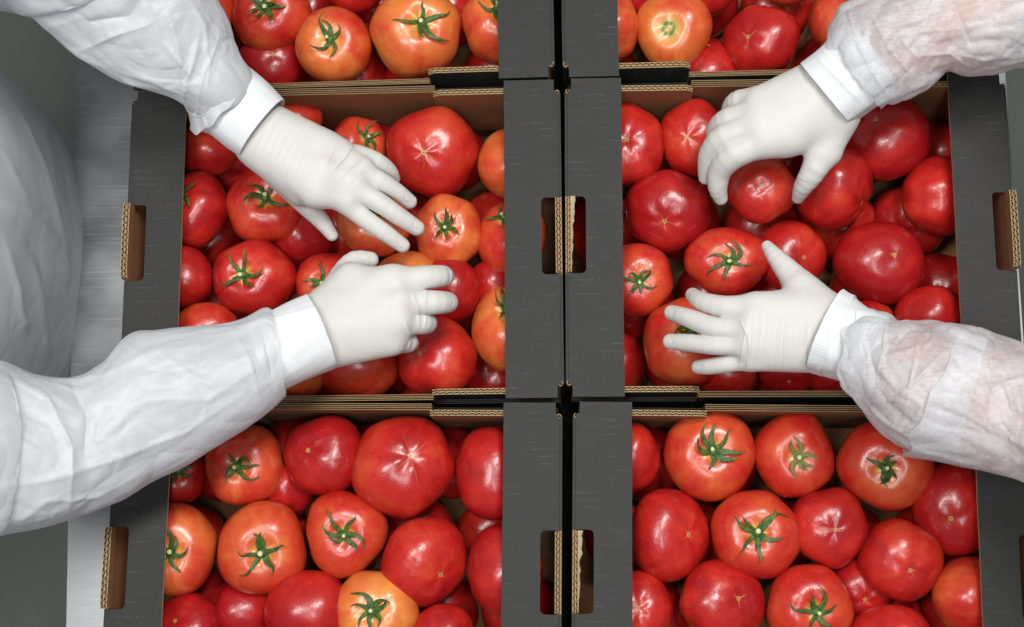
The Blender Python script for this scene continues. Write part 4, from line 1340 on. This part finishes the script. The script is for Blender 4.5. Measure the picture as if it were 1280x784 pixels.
cuff(p1, [((294, 84), (246, 160), 72, 34), ((307, 84), (262, 166), 72, 33), ((330, 101), (281, 181), 70, 33), ((355, 126), (300, 195), 66, 30)], 1)

# --- lower hand (their right)
palm = [((405, 398, 64, 30), (490, 352, 68, 18)), ((400, 415, 64, 32), (497, 378, 72, 20)), ((402, 425, 62, 30), (496, 402, 70, 20)),
        ((405, 435, 60, 26), (488, 424, 62, 20)), ((402, 392, 60, 26), (440, 350, 58, 20)), ((440, 355, 60, 20), (495, 352, 66, 17))]
fing = [[(495, 352, 66, 17), (532, 347, 62, 15.5), (553, 345, 50, 13.5), (556, 345, 32, 10)],
        [(498, 378, 69, 17), (540, 378, 64, 15.5), (559, 378, 50, 13.5), (560, 378, 30, 10)],
        [(496, 402, 66, 17), (526, 403, 56, 15.5), (534, 404, 38, 13), (530, 405, 22, 10)],
        [(486, 424, 58, 17), (508, 427, 46, 14.5), (510, 428, 28, 12)],
        [(415, 375, 56, 20), (428, 345, 50, 16), (443, 326, 44, 12.5), (463, 325, 36, 10.5)]]
cr = [([(515, 365), (522, 385), (524, 410)], .0008, 1.8), ([(505, 400), (512, 420), (510, 440)], .0011, 1.8), ([(523, 352), (533, 366), (530, 386)], .0008, 1.8),
      ([(531, 382), (532, 398), (529, 416)], .0006, 1.5)]
for k in range(7):
    cr.append(([(398 + k * 4.5, 362 + k * 4), (416 + k * 4.5, 392 + k * 3), (426 + k * 5, 428 + k * 2)], .00030, 2.0))
for (tx, ty) in ((569, 345), (572, 378)):
    cr.append(([(tx - 8, ty - 12), (tx - 5, ty), (tx - 8, ty + 12)], -.0006, 1.4))
cr.append(([(455, 318), (462, 324), (472, 330)], .0004, 1.6))
V, Q = build_hand(palm, fing, cr, seed=2)
mesh_obj("glove", mesh_np("glove", V, Q, M['glove']), p1)
cuff(p1, [((318, 398), (345, 492), 76, 36), ((337, 392), (362, 482), 76, 35), ((360, 380), (394, 468), 74, 34), ((381, 371), (419, 458), 70, 32)], 2)

# --- gown: two sleeves and the torso
cr1 = [([(60, -10), (110, 30), (165, 20), (185, -15)], -.004, 9), ([(95, 66), (140, 45), (190, 30)], .003, 6), ([(205, 0), (222, 60), (232, 120)], .0030, 4),
       ([(250, 40), (238, 90), (228, 125)], .0028, 3.5), ([(262, 70), (250, 110), (246, 150)], .0020, 3), ([(200, 50), (235, 90), (250, 140)], .002, 3),
       ([(150, 90), (190, 100), (228, 118)], .003, 5), ([(230, -10), (255, 30), (262, 80)], .0025, 4), ([(275, 40), (262, 80), (258, 120)], .0015, 2.5)]
s1 = outline_tube([((-260, 20), (-60, -330), 330, 75), ((-80, -60), (130, -210), 230, 62), ((10, 2), (225, -90), 160, 56), ((52, 28), (248, -40), 140, 53), ((95, 66), (268, 0), 122, 50), ((160, 106), (288, 38), 104, 45),
                   ((222, 127), (300, 70), 92, 40), ((236, 142), (304, 78), 84, 38), ((241, 166), (308, 88), 78, 38)], nl=300, na=190, crumple=.0034, fold=.0036, fine=.0006, seed=1, creases=cr1, aniso=(.8, 1.5), end_ragged=.004)
cr2 = [([(0, 470), (60, 500), (90, 560), (85, 650)], .004, 9), ([(88, 478), (110, 520), (105, 570)], -.004, 9), ([(60, 480), (130, 470), (190, 440), (260, 430)], .0025, 8), ([(0, 610), (60, 600), (140, 575), (230, 540), (310, 490)], .0035, 6),
       ([(20, 655), (60, 625), (120, 620), (180, 590)], .003, 5), ([(180, 500), (260, 500), (330, 455)], .002, 8), ([(318, 395), (330, 425), (338, 455), (340, 475)], -.0014, 2.2), ([(290, 410), (312, 450), (325, 500)], .0016, 4),
       ([(200, 440), (240, 470), (300, 500)], .0016, 5)]
s2 = outline_tube([((-330, 380), (-330, 690), 330, 90), ((-120, 430), (-120, 690), 200, 74), ((-40, 450), (-40, 682), 160, 68), ((0, 456), (0, 668), 142, 64), ((45, 472), (60, 655), 128, 60), ((92, 476), (108, 638), 116, 56), ((128, 457), (150, 622), 108, 54), ((165, 421), (190, 598), 101, 53),
                   ((206, 414), (238, 575), 95, 50), ((289, 404), (300, 538), 86, 44), ((328, 387), (340, 508), 80, 40), ((340, 390), (356, 492), 78, 39)], nl=320, na=190, crumple=.0030, fold=.0034, fine=.0006, seed=4, creases=cr2, aniso=(.7, 1.4), end_ragged=.002)


def torso(cx, cy, front, seed):
    rings = []
    prof = [(-0.95, .105, .185, 0), (-0.5, .115, .195, 0), (-0.22, .118, .200, 0), (-0.05, .122, .203, 0), (0.04, .124, .203, -.012), (0.13, .124, .205, -.055), (0.24, .120, .205, -.125), (0.35, .100, .190, -.20), (0.41, .060, .13, -.24)]
    pr = catmull([list(p) for p in prof], 200)
    na = 240
    ang = np.linspace(0, 2 * np.pi, na, endpoint=False)
    V = np.zeros((200, na, 3))
    for i, (z, hx, hy, dx) in enumerate(pr):
        ca, sa = np.cos(ang), np.sin(ang)
        V[i] = np.stack([cx + front * dx + hx * np.sign(ca) * np.abs(ca) ** .9, cy + hy * np.sign(sa) * np.abs(sa) ** .9, np.full(na, z)], -1)
    i, j = np.meshgrid(np.arange(199), np.arange(na), indexing='ij')
    a = i * na + j; b = i * na + (j + 1) % na
    Q = np.stack([a, b, b + na, a + na], -1).reshape(-1, 4)
    V = V.reshape(-1, 3); N = vnormals(V, Q)
    D = np.zeros(len(V))
    p = np.stack([V[:, 0] * 13, V[:, 1] * 13, V[:, 2] * 6 + seed], 1)
    w = vnoise(p * .7); w = np.stack([w, -w, w], 1)
    D = 0.003 * np.minimum(vcell(np.stack([V[:, 0] * 5, V[:, 1] * 5, V[:, 2] * 2.2 + seed], 1) + w * .6), .5)
    D += 0.007 * (vridged(p * np.array([.30, .42, .22]) + w * .5, 1) - .6)
    V = V + N * D[:, None]
    N = vnormals(V, Q)
    if front > 0:
        V = V + N * crease_disp(V, N, [([(-10, 250), (35, 268), (66, 300), (92, 350)], .007, 6), ([(-5, 95), (30, 150), (58, 215), (80, 300), (84, 360)], .0045, 4),
                                       ([(38, 110), (66, 165), (84, 225), (92, 290)], -.004, 5), ([(-5, 275), (38, 300), (60, 345)], -.006, 8),
                                       ([(5, 300), (22, 360), (30, 430)], .004, 5), ([(40, 320), (52, 380), (58, 450)], .0035, 5), ([(60, 205), (74, 250), (96, 275)], .003, 3),
                                       ([(-5, 380), (40, 410), (80, 460)], .004, 6), ([(0, 180), (24, 230), (38, 262)], .0025, 5), ([(50, 140), (62, 190), (70, 240)], .002, 2.5)], True)[:, None]
    return V, Q


tc = P(-130, 292, 0)
tor = torso(tc[0], tc[1], 1, 3)
tube_mesh("gown", [s1, s2, tor], M['gown_a'], p1)
shL = np.array([tc[0] - .20, tc[1] + .15, .33]); shR = np.array([tc[0] - .20, tc[1] - .15, .33])
elL = J(-20, -60, 190); elR = J(-90, 565, 170)
body_mesh(p1, [(tuple(shL), .045, tuple(elL), .040), (tuple(elL), .040, tuple(J(165, 15, 118)), .033), (tuple(J(165, 15, 118)), .033, tuple(J(300, 130, 66)), .027),
               (tuple(shR), .045, tuple(elR), .040), (tuple(elR), .040, tuple(J(130, 535, 108)), .032), (tuple(J(130, 535, 108)), .032, tuple(J(360, 432, 66)), .027),
               ((tc[0] - .04, tc[1] - .10, -.7), .07, (tc[0] - .17, tc[1] - .08, .26), .065), ((tc[0] - .04, tc[1] + .10, -.7), .07, (tc[0] - .17, tc[1] + .08, .26), .065),
               ((tc[0] - .17, tc[1], .24), .06, (tc[0] - .25, tc[1], .42), .05)], M['shirt'])

# ================================================================== worker at the right
p2 = empty("person", (0, 0, 0), 0, "worker at the right whose bare forearms show through a sheer white gown", "person")
# --- upper hand (their right), gripping a tomato
palm = [((1022, 106, 68, 30), (950, 126, 68, 17)), ((1030, 118, 68, 32), (948, 146, 70, 18)), ((1036, 130, 68, 30), (950, 164, 70, 18.5)),
        ((1040, 140, 64, 27), (958, 178, 68, 18)), ((1042, 142, 62, 25), (1032, 188, 56, 20)), ((1015, 130, 66, 28), (985, 172, 66, 20))]
fing = [[(958, 176, 68, 18.5), (920, 192, 63, 18), (901, 212, 47, 15), (897, 233, 34, 12.5), (901, 248, 24, 9)],
        [(946, 158, 70, 18), (908, 171, 63, 17.5), (889, 189, 47, 14.5), (884, 207, 34, 12), (882, 222, 24, 9)],
        [(946, 143, 68, 17), (914, 149, 61, 16), (898, 159, 46, 13.5), (893, 176, 32, 11)],
        [(950, 126, 66, 16), (926, 126, 58, 14.5), (914, 133, 46, 11.5), (910, 150, 30, 10)],
        [(1036, 170, 60, 21), (1020, 208, 54, 17), (1005, 232, 40, 12.5), (998, 247, 24, 8)]]
cr = [([(1006, 96), (1030, 125), (1055, 150)], .0003, 3), ([(990, 210), (1000, 222), (1012, 228)], .0004, 2), ([(925, 170), (935, 160), (945, 155)], .0004, 4)]
V, Q = build_hand(palm, fing, cr, seed=3, kpalm=.015, wr=.0005)
mesh_obj("glove", mesh_np("glove", V, Q, M['glove']), p2)
crc = [([(1018, 68), (1048, 98), (1078, 130)], .0016, 3), ([(1030, 58), (1062, 90), (1090, 125)], -.0014, 3), ([(1042, 52), (1072, 80), (1100, 112)], .0018, 3)]
cuff(p2, [((1052, 34), (1118, 112), 84, 40), ((1038, 46), (1104, 124), 82, 37), ((1024, 62), (1082, 140), 78, 35), ((1002, 80), (1064, 155), 72, 34)], 5, crc, fold=.002)
cr3 = [([(1090, 20), (1110, 60), (1135, 90), (1118, 125)], .0028, 3.5), ([(1060, 10), (1070, 50), (1090, 90), (1110, 120)], .002, 3), ([(1080, 40), (1130, 30), (1190, 15)], .0022, 3), ([(1095, 50), (1150, 40), (1210, 35), (1260, 25)], .0016, 2.5),
       ([(1140, 70), (1188, 66), (1215, 86)], .0030, 3), ([(1188, 66), (1230, 74), (1270, 70)], .0022, 3), ([(1190, 0), (1205, 35), (1215, 60)], -.002, 4), ([(1120, 30), (1130, 55), (1150, 75)], .0018, 2.5)]
s3 = outline_tube([((1290, -120), (1300, 84), 112, 52), ((1265, -80), (1276, 80), 108, 52), ((1235, -70), (1250, 86), 106, 52), ((1180, -45), (1215, 88), 102, 50), ((1120, -22), (1186, 86), 98, 48), ((1080, -4), (1150, 112), 92, 44), ((1050, 14), (1125, 124), 88, 42), ((1042, 30), (1112, 127), 86, 41), ((1038, 44), (1102, 132), 83, 38)],
                  nl=240, na=190, crumple=.0068, fold=.0036, fine=.0006, seed=7, creases=cr3, aniso=(1.2, 1.7), end_ragged=.012)
s3b = outline_tube([((1800, -330), (1700, -60), 330, 60), ((1480, -190), (1440, 60), 210, 55), ((1340, -120), (1350, 74), 140, 46), ((1270, -90), (1285, 72), 108, 44), ((1230, -74), (1250, 70), 102, 42)],
                   nl=150, na=130, crumple=.0045, fold=.0034, fine=.0006, seed=8, aniso=(1.0, 1.6))
# --- lower hand (their left), spread open
palm = [((1025, 395, 62, 27), (945, 384, 64, 17)), ((1022, 410, 62, 29), (938, 408, 66, 19)), ((1020, 428, 60, 28), (938, 430, 63, 19)),
        ((1018, 442, 56, 23), (940, 448, 56, 15)), ((1030, 388, 58, 24), (1000, 362, 56, 20)), ((1000, 385, 62, 22), (960, 388, 64, 18))]
fing = [[(945, 384, 62, 17), (908, 384, 58, 14.5), (878, 377, 45, 12), (866, 369, 30, 9.5)],
        [(935, 410, 64, 15), (896, 410, 58, 13.5), (862, 398, 44, 12), (840, 391, 28, 10)],
        [(935, 431, 62, 13.5), (897, 432, 56, 12.2), (865, 429, 43, 11.5), (838, 427, 28, 10)],
        [(940, 449, 55, 13), (908, 455, 48, 11), (888, 458, 38, 10.5), (873, 459, 27, 9)],
        [(1012, 372, 54, 23), (990, 345, 50, 17), (970, 322, 44, 11.5), (959, 308, 36, 7.5)]]
cr = []
for k in range(11):
    x0 = 930 + k * 8.2
    cr.append(([(x0 + 6, 388 + 3 * abs(math.sin(k * 1.7)) * 3), (x0 + 1 + .15 * k, 420), (x0 - 4 + .8 * k, 450), (x0 - 6 + 1.0 * k, 464)], .00075 * (0.7 + .5 * math.sin(k * 2.3) ** 2), 1.5))
cr += [([(925, 400), (935, 420), (938, 445)], .0008, 1.7), ([(905, 398), (922, 394), (935, 388)], .0004, 3)]
for (tx, ty) in ((830, 389), (828, 427), (864, 459)):
    cr.append(([(tx + 9, ty - 8), (tx + 12, ty), (tx + 9, ty + 8)], -.0003, 1.6))
V, Q = build_hand(palm, fing, cr, seed=4)
mesh_obj("glove", mesh_np("glove", V, Q, M['glove']), p2)
crc = [([(1065, 380), (1058, 420), (1050, 470)], .0012, 3), ([(1075, 385), (1072, 430), (1064, 475)], -.0014, 3.5), ([(1040, 400), (1035, 440), (1034, 468)], .0007, 3)]
cuff(p2, [((1112, 398), (1088, 500), 80, 38), ((1096, 392), (1070, 488), 78, 37), ((1078, 382), (1050, 474), 74, 35), ((1055, 366), (1009, 462), 68, 32)], 6, crc, fold=.0018)
cr4 = [([(1108, 400), (1104, 440), (1096, 470)], .0026, 2.4), ([(1100, 448), (1130, 440), (1160, 430)], .003, 3), ([(1120, 430), (1135, 412), (1162, 412)], -.002, 3), ([(1080, 505), (1120, 500), (1150, 470), (1180, 440)], .003, 3.5),
       ([(1095, 520), (1130, 540), (1160, 500)], .0025, 3), ([(1150, 420), (1140, 470), (1130, 520)], .002, 3), ([(1165, 410), (1166, 425), (1150, 440)], .002, 2)]
s4 = outline_tube([((1240, 420), (1200, 572), 110, 56), ((1215, 412), (1180, 568), 106, 56), ((1190, 410), (1150, 567), 102, 56), ((1162, 409), (1122, 556), 97, 54), ((1128, 402), (1092, 532), 90, 48), ((1105, 396), (1070, 508), 84, 43), ((1090, 393), (1066, 496), 80, 39)],
                  nl=210, na=190, crumple=.0072, fold=.0038, fine=.0006, seed=11, creases=cr4, aniso=(1.3, 1.7), end_ragged=.013)
cr5 = [([(1235, 488), (1260, 478), (1290, 470)], .0030, 2.5), ([(1175, 505), (1210, 520), (1280, 560)], .0016, 2.5), ([(1130, 560), (1180, 570), (1240, 590)], .002, 4), ([(1200, 430), (1215, 422), (1245, 430)], .002, 3)]
s4b = outline_tube([((1760, 520), (1760, 800), 300, 66), ((1460, 475), (1440, 690), 190, 60), ((1340, 448), (1335, 628), 140, 58), ((1285, 434), (1285, 602), 120, 58), ((1248, 420), (1232, 590), 110, 57), ((1222, 410), (1188, 580), 106, 57), ((1202, 410), (1150, 572), 104, 58), ((1196, 412), (1130, 568), 103, 60)],
                   nl=200, na=190, crumple=.0045, fold=.0030, fine=.0006, seed=12, creases=cr5, aniso=(.9, 1.5), end_ragged=.013)
tc2 = np.array([0.98, 0.30, 0])
tor2 = torso(tc2[0], tc2[1], -1, 8)
tube_mesh("gown", [s3, s3b, s4, s4b, tor2], M['gown_b'], p2)
shR = np.array([tc2[0] + .18, tc2[1] + .15, .33]); shL = np.array([tc2[0] + .18, tc2[1] - .15, .33])
elR = J(1420, -70, 170); elL = J(1450, 590, 160)
body_mesh(p2, [(tuple(shR), .045, tuple(elR), .042), (tuple(elR), .042, tuple(J(1190, 25, 92)), .036), (tuple(J(1190, 25, 92)), .036, tuple(J(1050, 100, 74)), .026),
               (tuple(shL), .045, tuple(elL), .042), (tuple(elL), .042, tuple(J(1240, 505, 100)), .040), (tuple(J(1240, 505, 100)), .040, tuple(J(1052, 425, 66)), .027),
               ((tc2[0], tc2[1] - .10, -.7), .07, (tc2[0] + .17, tc2[1] - .08, .26), .065), ((tc2[0], tc2[1] + .10, -.7), .07, (tc2[0] + .17, tc2[1] + .08, .26), .065),
               ((tc2[0] + .17, tc2[1], .24), .06, (tc2[0] + .25, tc2[1], .42), .05)], M['skin'])
print("objects", len(bpy.data.objects))
